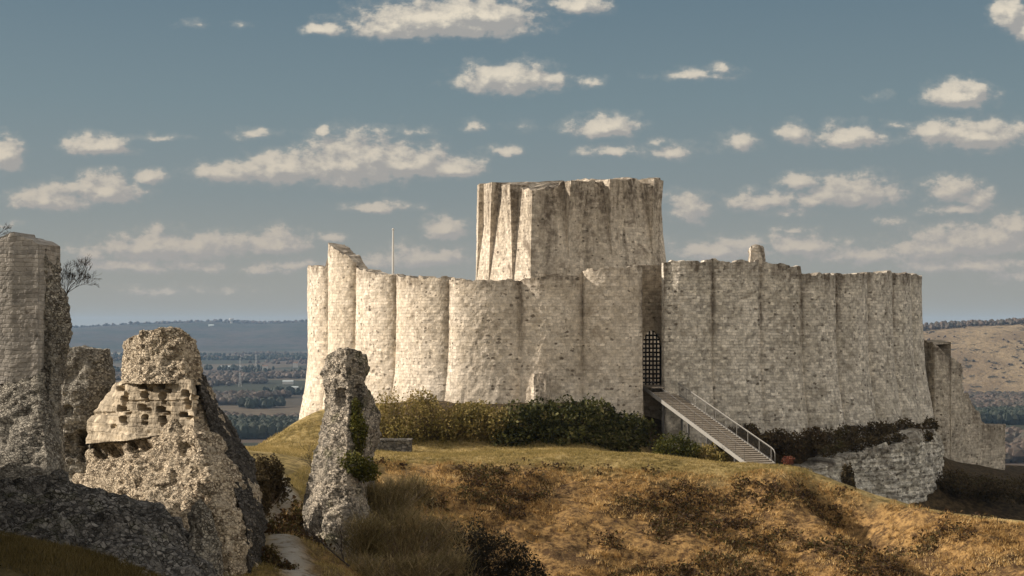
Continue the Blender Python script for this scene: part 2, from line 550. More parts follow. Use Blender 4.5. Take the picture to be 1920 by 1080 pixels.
    speck = ss(nt, noise(nt, pos, 5.5, 4, .75), .60, .70)
    base = mixc(nt, M(nt, 'MULTIPLY', speck, .38), base, (.20, .165, .12))
    base = mixc(nt, M(nt, 'MULTIPLY', lost, .85), base, (.09, .07, .05))
    base = mixc(nt, M(nt, 'MULTIPLY', pit, .62), base, (.17, .135, .10))
    nt.links.new(base, b.inputs['Base Color'])
    b.inputs['Roughness'].default_value = .92
    h = M(nt, 'ADD', M(nt, 'MULTIPLY', joint, .35), M(nt, 'MULTIPLY', r2, .35))
    h = M(nt, 'ADD', h, M(nt, 'MULTIPLY', fine, .5))
    h = M(nt, 'SUBTRACT', h, M(nt, 'MULTIPLY', lost, 1.6))
    h = M(nt, 'SUBTRACT', h, M(nt, 'MULTIPLY', pit, .8))
    bp = N(nt, 'ShaderNodeBump', {'Strength': 1.0, 'Distance': bump, 'Height': h})
    nt.links.new(bp.outputs[0], b.inputs['Normal'])
    return m


def rubble(name, light, dark, gap, size=.22, bump=.10, lichen=(.2, .19, .16), lf=.5, moss=0.0):
    """bare flint and chalk core: stones in pale mortar"""
    m, nt, b = new_mat(name)
    pos = N(nt, 'ShaderNodeNewGeometry').outputs['Position']
    w = VM(nt, 'MULTIPLY_ADD', VM(nt, 'SUBTRACT', noise(nt, pos, 3.0, 3, .5, 1), (.5, .5, .5)), (.16, .16, .16), pos)
    ws = VM(nt, 'MULTIPLY', w, (1, 1, 1.35))
    v1 = N(nt, 'ShaderNodeTexVoronoi', {'Vector': ws, 'Scale': 1 / size}, feature='F1')
    ve = N(nt, 'ShaderNodeTexVoronoi', {'Vector': ws, 'Scale': 1 / size}, feature='DISTANCE_TO_EDGE').outputs[0]
    v2 = N(nt, 'ShaderNodeTexVoronoi', {'Vector': ws, 'Scale': 2.6 / size}, feature='F1')
    rc = N(nt, 'ShaderNodeSeparateColor', {0: v1.outputs['Color']})
    big = noise(nt, pos, .5, 6, .6)
    fine = noise(nt, pos, 9.0, 4, .7)
    c = mixc(nt, ss(nt, rc.outputs[0], .1, .9), dark, light)
    c = mixc(nt, M(nt, 'MULTIPLY', ss(nt, big, .42, .66), lf), c, lichen)
    tone = M(nt, 'MULTIPLY_ADD', fine, .7, .65)
    c = mixc(nt, 1.0, c, N(nt, 'ShaderNodeCombineColor', {0: tone, 1: tone, 2: tone}).outputs[0], 'MULTIPLY')
    e = ss(nt, ve, .015, .12)
    gapm = M(nt, 'MULTIPLY', M(nt, 'SUBTRACT', 1.0, e), ss(nt, noise(nt, pos, 1.8, 4, .6), .36, .56))
    c = mixc(nt, M(nt, 'MULTIPLY', gapm, .8), c, gap)
    smear = ss(nt, noise(nt, pos, 1.3, 6, .65), .50, .62)
    c = mixc(nt, M(nt, 'MULTIPLY', smear, .55), c, mixc(nt, fine, tuple(x * .75 for x in light), light))
    flint = M(nt, 'GREATER_THAN', rc.outputs[1], .86)
    c = mixc(nt, M(nt, 'MULTIPLY', flint, M(nt, 'MULTIPLY', e, .75)), c, tuple(x * 1.3 for x in gap))
    if moss:
        mm = ss(nt, noise(nt, pos, .9, 5, .6), .55, .66)
        c = mixc(nt, M(nt, 'MULTIPLY', mm, moss), c, (.10, .105, .03))
    nt.links.new(c, b.inputs['Base Color'])
    b.inputs['Roughness'].default_value = .95
    h = M(nt, 'MULTIPLY', M(nt, 'ADD', M(nt, 'MULTIPLY', e, .8), M(nt, 'MULTIPLY', rc.outputs[2], .5)), M(nt, 'MULTIPLY_ADD', smear, -.6, 1.0))
    h = M(nt, 'ADD', h, M(nt, 'MULTIPLY', v2.outputs['Distance'], -.5))
    h = M(nt, 'ADD', h, M(nt, 'MULTIPLY', fine, .5))
    h = M(nt, 'SUBTRACT', h, M(nt, 'MULTIPLY', gapm, .6))
    bp = N(nt, 'ShaderNodeBump', {'Strength': 1.0, 'Distance': bump, 'Height': h})
    nt.links.new(bp.outputs[0], b.inputs['Normal'])
    return m


def leafy(name, cols, rough=.75, trans=.25):
    """foliage whose single leaves, blades or twigs differ in colour"""
    m, nt, b = new_mat(name)
    geo = N(nt, 'ShaderNodeNewGeometry')
    r = geo.outputs['Random Per Island']
    rp = nt.nodes.new('ShaderNodeValToRGB')
    els = rp.color_ramp.elements
    while len(els) < len(cols):
        els.new(.5)
    for i, c in enumerate(cols):
        els[i].position = i / (len(cols) - 1)
        els[i].color = (*c, 1)
    f = M(nt, 'ADD', M(nt, 'MULTIPLY', r, .65), M(nt, 'MULTIPLY', ss(nt, noise(nt, geo.outputs['Position'], .35, 4), .3, .7), .35))
    nt.links.new(f, rp.inputs[0])
    nt.links.new(rp.outputs[0], b.inputs['Base Color'])
    b.inputs['Roughness'].default_value = rough
    if trans:
        t = N(nt, 'ShaderNodeBsdfTranslucent', {0: rp.outputs[0]})
        mx = N(nt, 'ShaderNodeMixShader', {0: trans, 1: b.outputs[0], 2: t.outputs[0]})
        nt.links.new(mx.outputs[0], nt.nodes['Material Output'].inputs[0])
    return m


LIME_L, LIME_D = (.71, .635, .535), (.54, .47, .375)
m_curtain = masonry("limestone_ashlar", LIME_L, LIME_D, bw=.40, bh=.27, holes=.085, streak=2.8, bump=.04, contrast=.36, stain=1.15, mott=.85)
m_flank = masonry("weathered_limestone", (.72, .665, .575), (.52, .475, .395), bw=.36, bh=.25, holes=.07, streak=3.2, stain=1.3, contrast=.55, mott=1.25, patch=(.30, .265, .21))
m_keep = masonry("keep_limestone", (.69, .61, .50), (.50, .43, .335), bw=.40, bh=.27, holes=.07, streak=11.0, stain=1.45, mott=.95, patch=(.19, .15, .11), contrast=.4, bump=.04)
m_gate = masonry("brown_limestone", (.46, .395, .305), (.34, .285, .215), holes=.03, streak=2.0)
m_outer = masonry("far_wall_stone", (.64, .57, .47), (.46, .41, .33), bw=.4, bh=.28, holes=.12, streak=5.0, stain=1.2, contrast=.5)
m_tower = masonry("grey_ashlar", (.43, .40, .36), (.28, .26, .23), bw=.30, bh=.14, holes=.012, streak=0.8, stain=.8, bump=.03, contrast=.4, band=.4, jd=.3)
m_slotted = masonry("pale_ashlar", (.66, .57, .43), (.48, .40, .29), bw=.5, bh=.33, holes=.0, streak=.2, stain=.8, bump=.04)
m_rub_warm = rubble("warm_rubble_core", (.80, .68, .51), (.56, .46, .33), (.10, .07, .042), size=.13, bump=.09, lf=.2)
m_rub_dark = rubble("shaded_lichen_rubble", (.17, .155, .135), (.075, .068, .06), (.02, .018, .015), size=.14, bump=.08, lichen=(.06, .055, .05), lf=.6)  # dark lichened stone with the flank's shade put into the colour
m_rub_grey = rubble("grey_rubble_core", (.46, .425, .355), (.25, .23, .19), (.06, .05, .04), size=.12, bump=.06, lichen=(.17, .16, .14), lf=.6)
m_rub_pil = rubble("lichened_rubble", (.62, .54, .43), (.34, .30, .245), (.05, .045, .035), size=.15, bump=.08, lichen=(.14, .135, .12), lf=.8, moss=.5)
m_rock = rubble("dark_lichened_rock", (.29, .275, .25), (.10, .095, .085), (.02, .018, .016), size=.15, bump=.07, lichen=(.05, .045, .04), lf=.7, moss=.25)
m_chalk = masonry("white_chalk", (.80, .76, .68), (.56, .53, .45), bw=.8, bh=.36, holes=.30, streak=1.6, stain=1.2, bump=.14, patch=(.16, .14, .10), contrast=.6, jd=.4, mott=1.6)
m_trough = rubble("grey_stone_block", (.24, .22, .19), (.14, .13, .115), (.05, .045, .04), size=.3, bump=.05)
m_iron = plain("black_iron", (.018, .016, .015), .6)
m_steel = plain("galvanised_steel", (.27, .26, .24), .5, .15, metal=.0)
m_dsteel = plain("dull_steel_rod", (.12, .115, .11), .6, .2)
m_tread = plain("weathered_tread", (.36, .31, .25), .9, .35, 2.0)
m_pole = plain("white_painted_pole", (.62, .60, .56), .5, .05)
m_white = plain("white_render_wall", (.52, .51, .48), .8, .06)
m_roofp = plain("pale_sheet_roof", (.44, .49, .49), .6, .08)
m_roof = plain("brown_tile_roof", (.2, .13, .1), .85, .2)
m_conc = plain("pale_concrete", (.45, .45, .44), .9, .1)
m_bark = plain("dark_bark", (.055, .043, .034), .95, .35)
m_twig = leafy("dry_twig", [(.07, .05, .035), (.15, .11, .075), (.27, .20, .13)], trans=0)
m_bramble = leafy("bramble_leaf", [(.016, .020, .008), (.035, .040, .012), (.09, .09, .024), (.24, .21, .09)])
m_olive = leafy("olive_shrub_leaf", [(.06, .055, .015), (.19, .155, .04), (.32, .25, .085), (.42, .31, .15)])
m_darkveg = leafy("dark_bracken", [(.030, .024, .013), (.07, .052, .026), (.12, .088, .045), (.08, .078, .03)])
m_ivy = leafy("ivy_leaf", [(.02, .03, .008), (.05, .055, .012), (.12, .115, .02), (.2, .17, .04)])
m_dryg = leafy("dry_grass_blade", [(.165, .092, .032), (.36, .215, .072), (.60, .405, .165), (.80, .62, .33)], trans=.3)
m_heath = leafy("brown_heather", [(.022, .013, .007), (.05, .028, .013), (.10, .055, .022), (.07, .062, .018), (.16, .11, .045)])
m_broom = leafy("broom_stem", [(.06, .046, .025), (.15, .12, .05), (.30, .235, .11), (.46, .35, .20)], trans=.3)
m_turf = leafy("turf_blade", [(.13, .105, .028), (.32, .245, .085), (.56, .43, .20)], trans=.3)
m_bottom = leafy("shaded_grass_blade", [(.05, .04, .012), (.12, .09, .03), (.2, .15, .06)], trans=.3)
m_wood_far = leafy("bare_wood_crown", [(.045, .045, .032), (.065, .055, .042), (.095, .072, .056), (.12, .088, .068)], trans=0)
m_conifer = leafy("dark_wood_crown", [(.018, .026, .018), (.028, .036, .024), (.045, .046, .032)], trans=0)


# ------------------------------------------------------------------ terrain
CREST = PP([(560, 846, 98), (700, 858, 97), (850, 853, 98), (1000, 857, 98), (1200, 863, 97), (1350, 875, 96), (1500, 875, 96), (1535, 882, 95.6), (1580, 908, 94.8), (1650, 937, 92.5), (1800, 956, 89), (1920, 979, 85), (2050, 1010, 81)])
PATH = PP([(590, 1110, 45), (575, 1080, 47), (548, 1020, 51), (522, 975, 56), (525, 940, 61), (545, 912, 66), (535, 890, 72), (505, 868, 82)])
GULLY = PP([(1525, 905, 93.5), (1600, 975, 89), (1700, 1040, 83), (1800, 1110, 77), (1900, 1190, 72)])
ctrl = [tuple(p) for p in CREST] + [tuple(p) for p in PATH]
ctrl += [tuple(p) for p in PP([
    # terrace behind the crest
    (430, 836, 96), (500, 846, 101), (480, 838, 106), (600, 845, 104), (700, 843, 106), (850, 842, 108), (1000, 842, 108), (1130, 846, 107), (1250, 858, 103), (1350, 871, 99.5), (1430, 873, 99), (1500, 876, 97.5),
    # grassy knoll below the end of the wall
    (514, 832, 110), (526, 808, 111.5), (546, 786, 113), (575, 768, 116), (478, 845, 112), (494, 850, 115), (506, 870, 120), (520, 860, 124), (600, 765, 119), (640, 765, 119), (600, 836, 108),
    (450, 900, 125), (500, 900, 128), (540, 860, 128), (560, 830, 135),
    # bank below the walls
    (700, 790, 113), (800, 775, 114), (900, 775, 113.5), (1000, 770, 113.5), (1100, 765, 113.5), (1180, 785, 113.5), (700, 758, 120), (850, 748, 119), (1000, 748, 118), (1150, 760, 118),
    # ditch at the stairs and to the right
    (1230, 900, 108), (1240, 905, 112), (1260, 850, 116), (1330, 930, 108), (1420, 950, 106), (1350, 800, 116.5), (1420, 790, 118), (1500, 800, 119), (1600, 810, 123), (1690, 822, 129), (1500, 960, 106), (1600, 990, 105), (1700, 1000, 104), (1800, 1010, 100), (1920, 1030, 97),
    (1500, 940, 112), (1600, 945, 115), (1700, 950, 118), (1780, 940, 122),
    (1560, 852, 117.5), (1590, 842, 119.5), (1630, 832, 120.8), (1690, 818, 122.5), (1735, 806, 124), (1600, 985, 112), (1640, 985, 112.6), (1700, 985, 114), (1740, 975, 115.5), (1772, 955, 119),
    (1780, 905, 122), (1850, 890, 133), (1930, 888, 138), (2050, 900, 140), (1780, 860, 140), (1850, 880, 148),
    # slope of the mound
    (650, 960, 84), (650, 1040, 74), (800, 960, 87), (800, 1080, 78), (760, 1180, 68), (1000, 960, 90), (1000, 1080, 82), (1000, 1250, 74), (1250, 960, 91), (1300, 1080, 82), (1300, 1250, 74), (1500, 980, 89), (1550, 1090, 80.5),
    (1600, 1250, 72), (1750, 1000, 86), (1850, 1060, 79), (1920, 1120, 74), (1950, 1300, 66), (2150, 1100, 74), (1100, 1600, 55), (1500, 1700, 50), (1900, 1700, 50),
    # ground round the ruins
    (380, 1100, 46), (430, 1090, 52), (450, 1000, 58), (440, 930, 66), (400, 880, 80), (250, 1000, 55), (200, 930, 62), (130, 900, 60), (100, 880, 75), (640, 1080, 60), (690, 1100, 56), (620, 1000, 66), (600, 930, 76), (600, 880, 88),
    (0, 1005, 33), (160, 1030, 33.5), (330, 1082, 34), (0, 1080, 27), (200, 1130, 28), (-150, 980, 34), (0, 1040, 42), (200, 1050, 42), (-200, 900, 60), (-200, 860, 80), (200, 850, 100), (420, 1180, 38), (600, 1200, 38), (800, 1300, 42), (1000, 1650, 34), (-400, 900, 60),
])]
ctrl += [(-12, 4, -1.9 + ZC), (0, 4, -1.8 + ZC), (12, 4, -1.9 + ZC), (-14, 18, -4.3 + ZC), (0, 18, -5.6 + ZC), (14, 18, -6.2 + ZC), (40, 20, -7 + ZC), (-45, 20, -4 + ZC), (30, 40, -13 + ZC),
         (-60, 60, -1), (-60, 110, -4), (60, 60, -4), (65, 100, -4), (60, 150, -5), (10, 130, 3.0), (10, 145, 3.0), (25, 150, 2), (-10, 150, 1), (10, 165, 1), (-25, 140, -6), (-40, 165, -14), (45, 170, -6)]
ctrl = np.array(ctrl)
CC = 2.5


def _phi(a_, b_):
    return np.sqrt((a_[:, None, 0] - b_[None, :, 0]) ** 2 + (a_[:, None, 1] - b_[None, :, 1]) ** 2 + CC * CC)


n_c = len(ctrl)
A = np.zeros((n_c + 3, n_c + 3))
A[:n_c, :n_c] = _phi(ctrl, ctrl) - np.eye(n_c) * 1.2
A[:n_c, n_c] = 1
A[:n_c, n_c + 1:] = ctrl[:, :2] * .01
A[n_c:, :n_c] = A[:n_c, n_c:].T
rbf_w = np.linalg.solve(A, np.concatenate([ctrl[:, 2], [0, 0, 0]]))


def poly_dist(x, y, pl):
    d = np.full(len(x), 1e9)
    for i in range(len(pl) - 1):
        ax, ay = pl[i, 0], pl[i, 1]
        bx, by = pl[i + 1, 0] - ax, pl[i + 1, 1] - ay
        t = np.clip(((x - ax) * bx + (y - ay) * by) / (bx * bx + by * by), 0, 1)
        d = np.minimum(d, np.hypot(x - ax - t * bx, y - ay - t * by))
    return d


cx_s = np.argsort(CREST[:, 0])
VALLEY = -92.0


def mound_mask(x, y):
    yc = np.interp(x, CREST[cx_s, 0], CREST[cx_s, 1])
    return sst(yc - y, 0.0, 4.0) * sst(x, -13.0, -5.0) * sst(y, 30, 55)


def hgt(x, y, fine=True):
    x = np.asarray(x, float)
    y = np.asarray(y, float)
    out = np.empty(len(x))
    for s_ in range(0, len(x), 20000):
        e_ = slice(s_, s_ + 20000)
        xx, yy = x[e_], y[e_]
        d = np.hypot(np.maximum(np.abs(xx - 3) - 55, 0), np.maximum(np.maximum(yy - 160, 2 - yy), 0))
        near = d < 420
        h = np.full(len(xx), VALLEY)
        if near.any():
            xn, yn = xx[near], yy[near]
            pts = np.stack([xn, yn], 1)
            g = _phi(pts, ctrl) @ rbf_w[:n_c] + rbf_w[n_c] + (pts * .01) @ rbf_w[n_c + 1:]
            g = np.clip(g, -26, 12)
            if fine:
                mm = mound_mask(xn, yn)
                p3 = np.stack([xn, yn, np.zeros_like(xn)], 1)
                g += (.75 * fbm(p3 / np.array((4.2, 3.0, 1)), 4, 3) + .34 * fbm(p3 / np.array((1.2, .9, 1)), 3, 9)) * mm
                g += (.07 * fbm(p3 / 1.6, 3, 21) + .16 * fbm(p3 / 5.0, 3, 23)) * (1 - mm)
                gd = poly_dist(xn, yn, GULLY)
                g -= 1.3 * np.exp(-(gd / 1.7) ** 2) * mm
                g += .5 * np.exp(-((gd - 3.2) / 1.8) ** 2) * mm
            w = sst(d[near], 0, 400)
            h[near] = g * (1 - w) + VALLEY * w
        h = h + 3.0 * fbm(np.stack([xx / 600, yy / 600, np.zeros_like(xx)], 1), 3, 5) * sst(d, 200, 600)
        out[e_] = h
    return out


def axis(lo, hi, st, far_lo, far_hi, g=1.05):
    m_ = list(np.arange(lo, hi, st))
    s_, v = st, hi
    up = []
    while v < far_hi:
        up.append(v)
        s_ *= g
        v += s_
    s_, v = st, lo
    dn = []
    while v > far_lo:
        s_ *= g
        v -= s_
        dn.append(v)
    return np.array(dn[::-1] + m_ + up + [far_hi])


gx = axis(-26, 46, .36, -9500, 9500)
gy = axis(24, 136, .36, -60, 11500)
X, Y_ = np.meshgrid(gx, gy, indexing='ij')
gz = hgt(X.ravel(), Y_.ravel())
V = np.stack([X.ravel(), Y_.ravel(), gz], 1)
idx = np.arange(len(V)).reshape(X.shape)
Q = np.stack([idx[:-1, :-1], idx[1:, :-1], idx[1:, 1:], idx[:-1, 1:]], -1).reshape(-1, 4)
a_mound = mound_mask(V[:, 0], V[:, 1])
wig = .45 * fbm(np.stack([V[:, 1] / 2.5, V[:, 0] * 0, V[:, 0] * 0], 1), 3, 77)
a_path = np.where(np.abs(V[:, 0]) < 40, sst(poly_dist(V[:, 0] + wig, V[:, 1], PATH), .75, .25), 0)
dip = (V[:, 1] > 103) & (V[:, 0] > 9)
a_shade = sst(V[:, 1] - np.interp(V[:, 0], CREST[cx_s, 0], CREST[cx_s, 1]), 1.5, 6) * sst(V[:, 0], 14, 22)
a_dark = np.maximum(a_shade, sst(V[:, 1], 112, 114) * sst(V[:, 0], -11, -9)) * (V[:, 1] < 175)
a_left = sst(V[:, 0], -4, -9) * sst(V[:, 1], 48, 38) + 0 * V[:, 0]


def ground_mat():
    m, nt, b = new_mat("ground_cover")
    pos = N(nt, 'ShaderNodeNewGeometry').outputs['Position']
    at = lambda n_: N(nt, 'ShaderNodeAttribute', attribute_name=n_).outputs['Fac']
    n1 = noise(nt, pos, .35, 6, .6)
    n2 = noise(nt, pos, 2.2, 6, .65)
    n3 = noise(nt, pos, 9.0, 4, .7)
    # short turf of the terrace
    turf = mixc(nt, ss(nt, n2, .35, .65), (.13, .10, .03), (.36, .27, .105))
    turf = mixc(nt, ss(nt, n1, .42, .62), turf, (.46, .345, .15))
    turf = mixc(nt, M(nt, 'MULTIPLY', ss(nt, noise(nt, pos, .9, 5, .7), .50, .64), .7), turf, (.12, .085, .03))
    # dry grass, bracken litter of the mound
    dry = mixc(nt, ss(nt, n2, .36, .66), (.080, .043, .018), (.41, .25, .095))
    dry = mixc(nt, M(nt, 'MULTIPLY', ss(nt, n1, .50, .62), .8), dry, (.050, .027, .013))
    dry = mixc(nt, ss(nt, n3, .52, .75), dry, (.42, .30, .13))
    c = mixc(nt, at('mound'), turf, dry)
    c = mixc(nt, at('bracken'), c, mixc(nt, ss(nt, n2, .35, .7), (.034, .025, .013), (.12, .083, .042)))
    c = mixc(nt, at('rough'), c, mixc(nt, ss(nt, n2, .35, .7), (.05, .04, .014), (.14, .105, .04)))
    chalk = mixc(nt, n2, (.34, .30, .24), (.56, .52, .45))
    c = mixc(nt, M(nt, 'MULTIPLY', at('path'), ss(nt, n2, .3, .5)), c, chalk)
    # valley floor: long fields, bare woods and dark plantations
    sp = N(nt, 'ShaderNodeSeparateXYZ', {0: pos})
    fp = VM(nt, 'MULTIPLY', pos, (1 / 420, 1 / 330, 0))
    fp = VM(nt, 'MULTIPLY_ADD', noise(nt, pos, .003, 3, .5, 1), (.6, .6, 0), fp)
    vo = N(nt, 'ShaderNodeTexVoronoi', {'Vector': fp, 'Scale': 1.0, 'Randomness': .9}, feature='F1')
    rv = N(nt, 'ShaderNodeSeparateColor', {0: vo.outputs['Color']}).outputs[0]
    rp = nt.nodes.new('ShaderNodeValToRGB')
    rp.color_ramp.interpolation = 'CONSTANT'
    pal = [(0, (.035, .04, .022)), (.22, (.11, .078, .055)), (.42, (.075, .06, .04)), (.58, (.13, .10, .065)), (.72, (.12, .095, .065)), (.86, (.27, .24, .17)), (.94, (.03, .036, .022))]
    els = rp.color_ramp.elements
    while len(els) < len(pal):
        els.new(.5)
    for e, (p_, c_) in zip(els, pal):
        e.position = p_
        e.color = (*c_, 1)
    nt.links.new(rv, rp.inputs[0])
    vn = noise(nt, pos, .03, 6, .7)
    val = mixc(nt, ss(nt, vn, .3, .7), rp.outputs[0], mixc(nt, .5, rp.outputs[0], (.03, .03, .02)))
    c = mixc(nt, ss(nt, sp.outputs[2], -8, -24), c, val)
    nt.links.new(c, b.inputs['Base Color'])
    b.inputs['Roughness'].default_value = .95
    h = M(nt, 'ADD', M(nt, 'MULTIPLY', n2, .6), M(nt, 'MULTIPLY', n3, .4))
    bp = N(nt, 'ShaderNodeBump', {'Strength': .9, 'Distance': .25, 'Height': h})
    nt.links.new(bp.outputs[0], b.inputs['Normal'])
    return m


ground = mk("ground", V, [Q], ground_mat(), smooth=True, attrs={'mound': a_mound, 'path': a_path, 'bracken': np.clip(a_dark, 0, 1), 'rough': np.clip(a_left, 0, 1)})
tag(ground, kind='structure')


# ------------------------------------------------------------------ far hills
def hill_mat(name, cols, sc, shrub=None):
    m, nt, b = new_mat(name)
    pos = N(nt, 'ShaderNodeNewGeometry').outputs['Position']
    n1 = noise(nt, pos, sc, 6, .62)
    n2 = noise(nt, pos, sc * 9, 5, .7)
    c = mixc(nt, ss(nt, n1, .36, .62), cols[0], cols[1])
    c = mixc(nt, M(nt, 'MULTIPLY', ss(nt, n2, .4, .7), .7), c, cols[2])
    if shrub:
        c = mixc(nt, ss(nt, noise(nt, pos, .045, 5, .65), .56, .63), c, shrub)
    nt.links.new(c, b.inputs['Base Color'])
    b.inputs['Roughness'].default_value = 1.0
    bp = N(nt, 'ShaderNodeBump', {'Strength': .8, 'Distance': 6.0, 'Height': n2})
    nt.links.new(bp.outputs[0], b.inputs['Normal'])
    return m


def hill(name, x0, x1, y0, y1, prof, mat, nx, ny, crown):
    xs = np.linspace(x0, x1, nx)
    ts = np.linspace(0, 1, ny)
    XX, TT = np.meshgrid(xs, ts, indexing='ij')
    YY = y0 + (y1 - y0) * TT
    top = prof(XX, YY)
    p3 = np.stack([XX.ravel() / 700, YY.ravel() / 500, 0 * XX.ravel()], 1)
    f = sst(TT, 0, .62)
    Z = VALLEY - 6 + (top - VALLEY + 6) * f + (26 * fbm(p3, 4, 8) * (f * (1 - f) * 4).ravel()).reshape(f.shape)
    Z += (crown * fbm(np.stack([XX.ravel() / 14, YY.ravel() / 14, 0 * XX.ravel()], 1), 2, 4)).reshape(f.shape) * sst(TT, .02, .1)
    V = np.stack([XX.ravel(), YY.ravel(), Z.ravel()], 1)
    idx = np.arange(nx * ny).reshape(nx, ny)
    Q = np.stack([idx[:-1, :-1], idx[1:, :-1], idx[1:, 1:], idx[:-1, 1:]], -1).reshape(-1, 4)
    o = mk(name, V, [Q], mat, smooth=True)
    tag(o, kind='structure')
    return V, idx


YL = 7600.0
lx = (np.array([-400, 0, 135, 200, 240, 330, 400, 450, 500, 560, 640, 900, 1300, 1800]) - 960) / S * YL
lz = ZC - (np.array([622, 618, 613, 609, 606, 604, 601, 604, 605, 602, 603, 607, 612, 616]) + 2 - HZ) / S * YL
hl = hill("wooded_hills", -4800, 3000, 5600, 9000, lambda x, y: np.interp(x, lx, lz), hill_mat("wooded_slope", [(.03, .036, .022), (.07, .055, .042), (.022, .028, .018)], .0035), 420, 90, 5.0)
YR = 2500.0
rx_ = (np.array([1560, 1700, 1740, 1800, 1850, 1900, 1960, 2100, 2300]) - 960) / S * YR
rz_ = ZC - (np.array([640, 622, 618, 612, 607, 606, 602, 598, 596]) + 5 - HZ) / S * YR
hr = hill("grassy_hill", 330, 1500, 2020, 2900, lambda x, y: np.interp(x, rx_, rz_), hill_mat("dry_downland", [(.20, .145, .085), (.31, .235, .14), (.17, .125, .075)], .012, (.055, .045, .028)), 260, 120, 1.2)


# ------------------------------------------------------------------ scatter helpers
def blades(pos, n, hgt_, wid, lean=.5, spread=.2, up=1.0):
    """n thin blades round every point of pos"""
    m_ = len(pos)
    B = np.repeat(pos, n, 0) + np.stack([rng.normal(0, spread, m_ * n), rng.normal(0, spread, m_ * n), np.zeros(m_ * n)], 1)
    h = hgt_ * rng.uniform(.5, 1.25, m_ * n)
    an = rng.uniform(0, 2 * math.pi, m_ * n)
    ln = np.abs(rng.normal(0, lean, m_ * n)) * h
    tip = B + np.stack([np.cos(an) * ln, np.sin(an) * ln, h * up], 1)
    a2 = rng.uniform(0, math.pi, m_ * n)
    w = wid * rng.uniform(.6, 1.3, m_ * n)
    s_ = np.stack([np.cos(a2) * w, np.sin(a2) * w, np.zeros(m_ * n)], 1)
    V = np.stack([B - s_, B + s_, tip], 1).reshape(-1, 3)
    return V, np.arange(len(V)).reshape(-1, 3)


def leaves(pos, size):
    n = len(pos)
    u = rng.normal(size=(n, 3))
    u /= np.linalg.norm(u, axis=1)[:, None]
    w = rng.normal(size=(n, 3))
    w -= (w * u).sum(1)[:, None] * u
    w /= np.linalg.norm(w, axis=1)[:, None]
    s_ = size * rng.uniform(.4, 1.7, n)
    V = np.stack([pos - u * s_[:, None], pos - w * s_[:, None] * .55, pos + u * s_[:, None], pos + w * s_[:, None] * .55], 1).reshape(-1, 3)
    return V, np.arange(len(V)).reshape(-1, 4)


def blob_points(blobs, n, shell=.55):
    C = PP([(b[0], b[1], b[2]) for b in blobs])
    Rr = np.array([(b[3] / S * b[2], (b[5] if len(b) > 5 else b[3] * .75) / S * b[2], b[4] / S * b[2]) for b in blobs])
    w = Rr[:, 0] * Rr[:, 2]
    k_ = rng.choice(len(blobs), n, p=w / w.sum())
    d = rng.normal(size=(n, 3))
    d /= np.linalg.norm(d, axis=1)[:, None]
    lump = 1 + .62 * fbm(d * 2.1 + k_[:, None] * 5.3, 3, 17) + .16 * fbm(d * 6 + k_[:, None] * 3.1, 2, 19)
    r = rng.uniform(shell ** 3, 1, n) ** (1 / 3) * lump
    return C[k_] + d * r[:, None] * Rr[k_], C, Rr


def stems(mb, base, C, Rr, n, r0, seed_):
    rr = np.random.default_rng(seed_)
    stock = np.array((C[:, 0].mean(), C[:, 1].mean(), (C[:, 2] - Rr[:, 2]).min()))
    for i in range(n):
        k_ = rr.integers(len(C))
        d = rr.normal(size=3)
        d /= np.linalg.norm(d)
        d[2] = abs(d[2])
        tip = C[k_] + d * Rr[k_] * rr.uniform(.75, 1.18)
        b = stock + rr.normal(0, .02, 3)
        mid = (b + tip) / 2 + rr.normal(0, .12, 3) * Rr[k_]
        mb.tube([b, (b + mid) / 2 + rr.normal(0, .03, 3), mid, tip], [r0, r0 * .8, r0 * .6, r0 * .2], 3)


def bush(name, label, cat, blobs, n, size, mat, group=None, nst=40, r0=.02, shell=.5, stem_mat=None):
    pts, C, Rr = blob_points(blobs, n, shell)
    root = empty(name, (float(C[:, 0].mean()), float(C[:, 1].mean()), float((C[:, 2] - Rr[:, 2]).min())), label, cat, group)
    V, Q = leaves(pts, size)
    mk("foliage", V, [Q], mat, root)
    mb = MB()
    stems(mb, None, C, Rr, nst, r0, abs(hash(label)) % 1000 if False else len(label) * 7 + n)
    mb.build("branches", stem_mat or m_twig, root)
    return root


def on_ground(n, x0, x1, y0, y1, keep=None):
    x = rng.uniform(x0, x1, n)
    y = rng.uniform(y0, y1, n)
    if keep is not None:
        k_ = keep(x, y)
        x, y = x[k_], y[k_]
    return np.stack([x, y, hgt(x, y)], 1)


# ------------------------------------------------------------------ the inner ward: curtain wall
CW = empty("curtain_wall", (10.04, 138, 2), "long pale limestone ring wall of rounded bulges, iron gate and steps at its middle", "castle wall")
PLAN = [tuple(P(p_, 0, y_)[:2]) for p_, y_ in ((584, 138), (611, 132.4), (660, 127.8), (735, 123.2), (835, 118.5), (905, 117.1), (985, 116.3), (1092, 116.1), (1206, 115.9), (1250, 116.35), (1340, 117.0), (1432, 118.0), (1510, 119.6), (1576, 121.9), (1636, 125.0), (1682, 128.6), (1712, 133), (1724, 139))]
PLAN = [(10, 162), (-8, 158), (-18, 148)] + PLAN + [(38.5, 150), (29, 158)]
pl_ = np.array(PLAN)
dense = []
for i in range(len(pl_)):
    p0, p1, p2, p3 = pl_[i - 1], pl_[i], pl_[(i + 1) % len(pl_)], pl_[(i + 2) % len(pl_)]
    for t in np.linspace(0, 1, 60, endpoint=False):
        dense.append(.5 * (2 * p1 + (p2 - p0) * t + (2 * p0 - 5 * p1 + 4 * p2 - p3) * t * t + (3 * p1 - p0 - 3 * p2 + p3) * t ** 3))
dense = np.array(dense + [dense[0]])
ker = np.ones(41) / 41
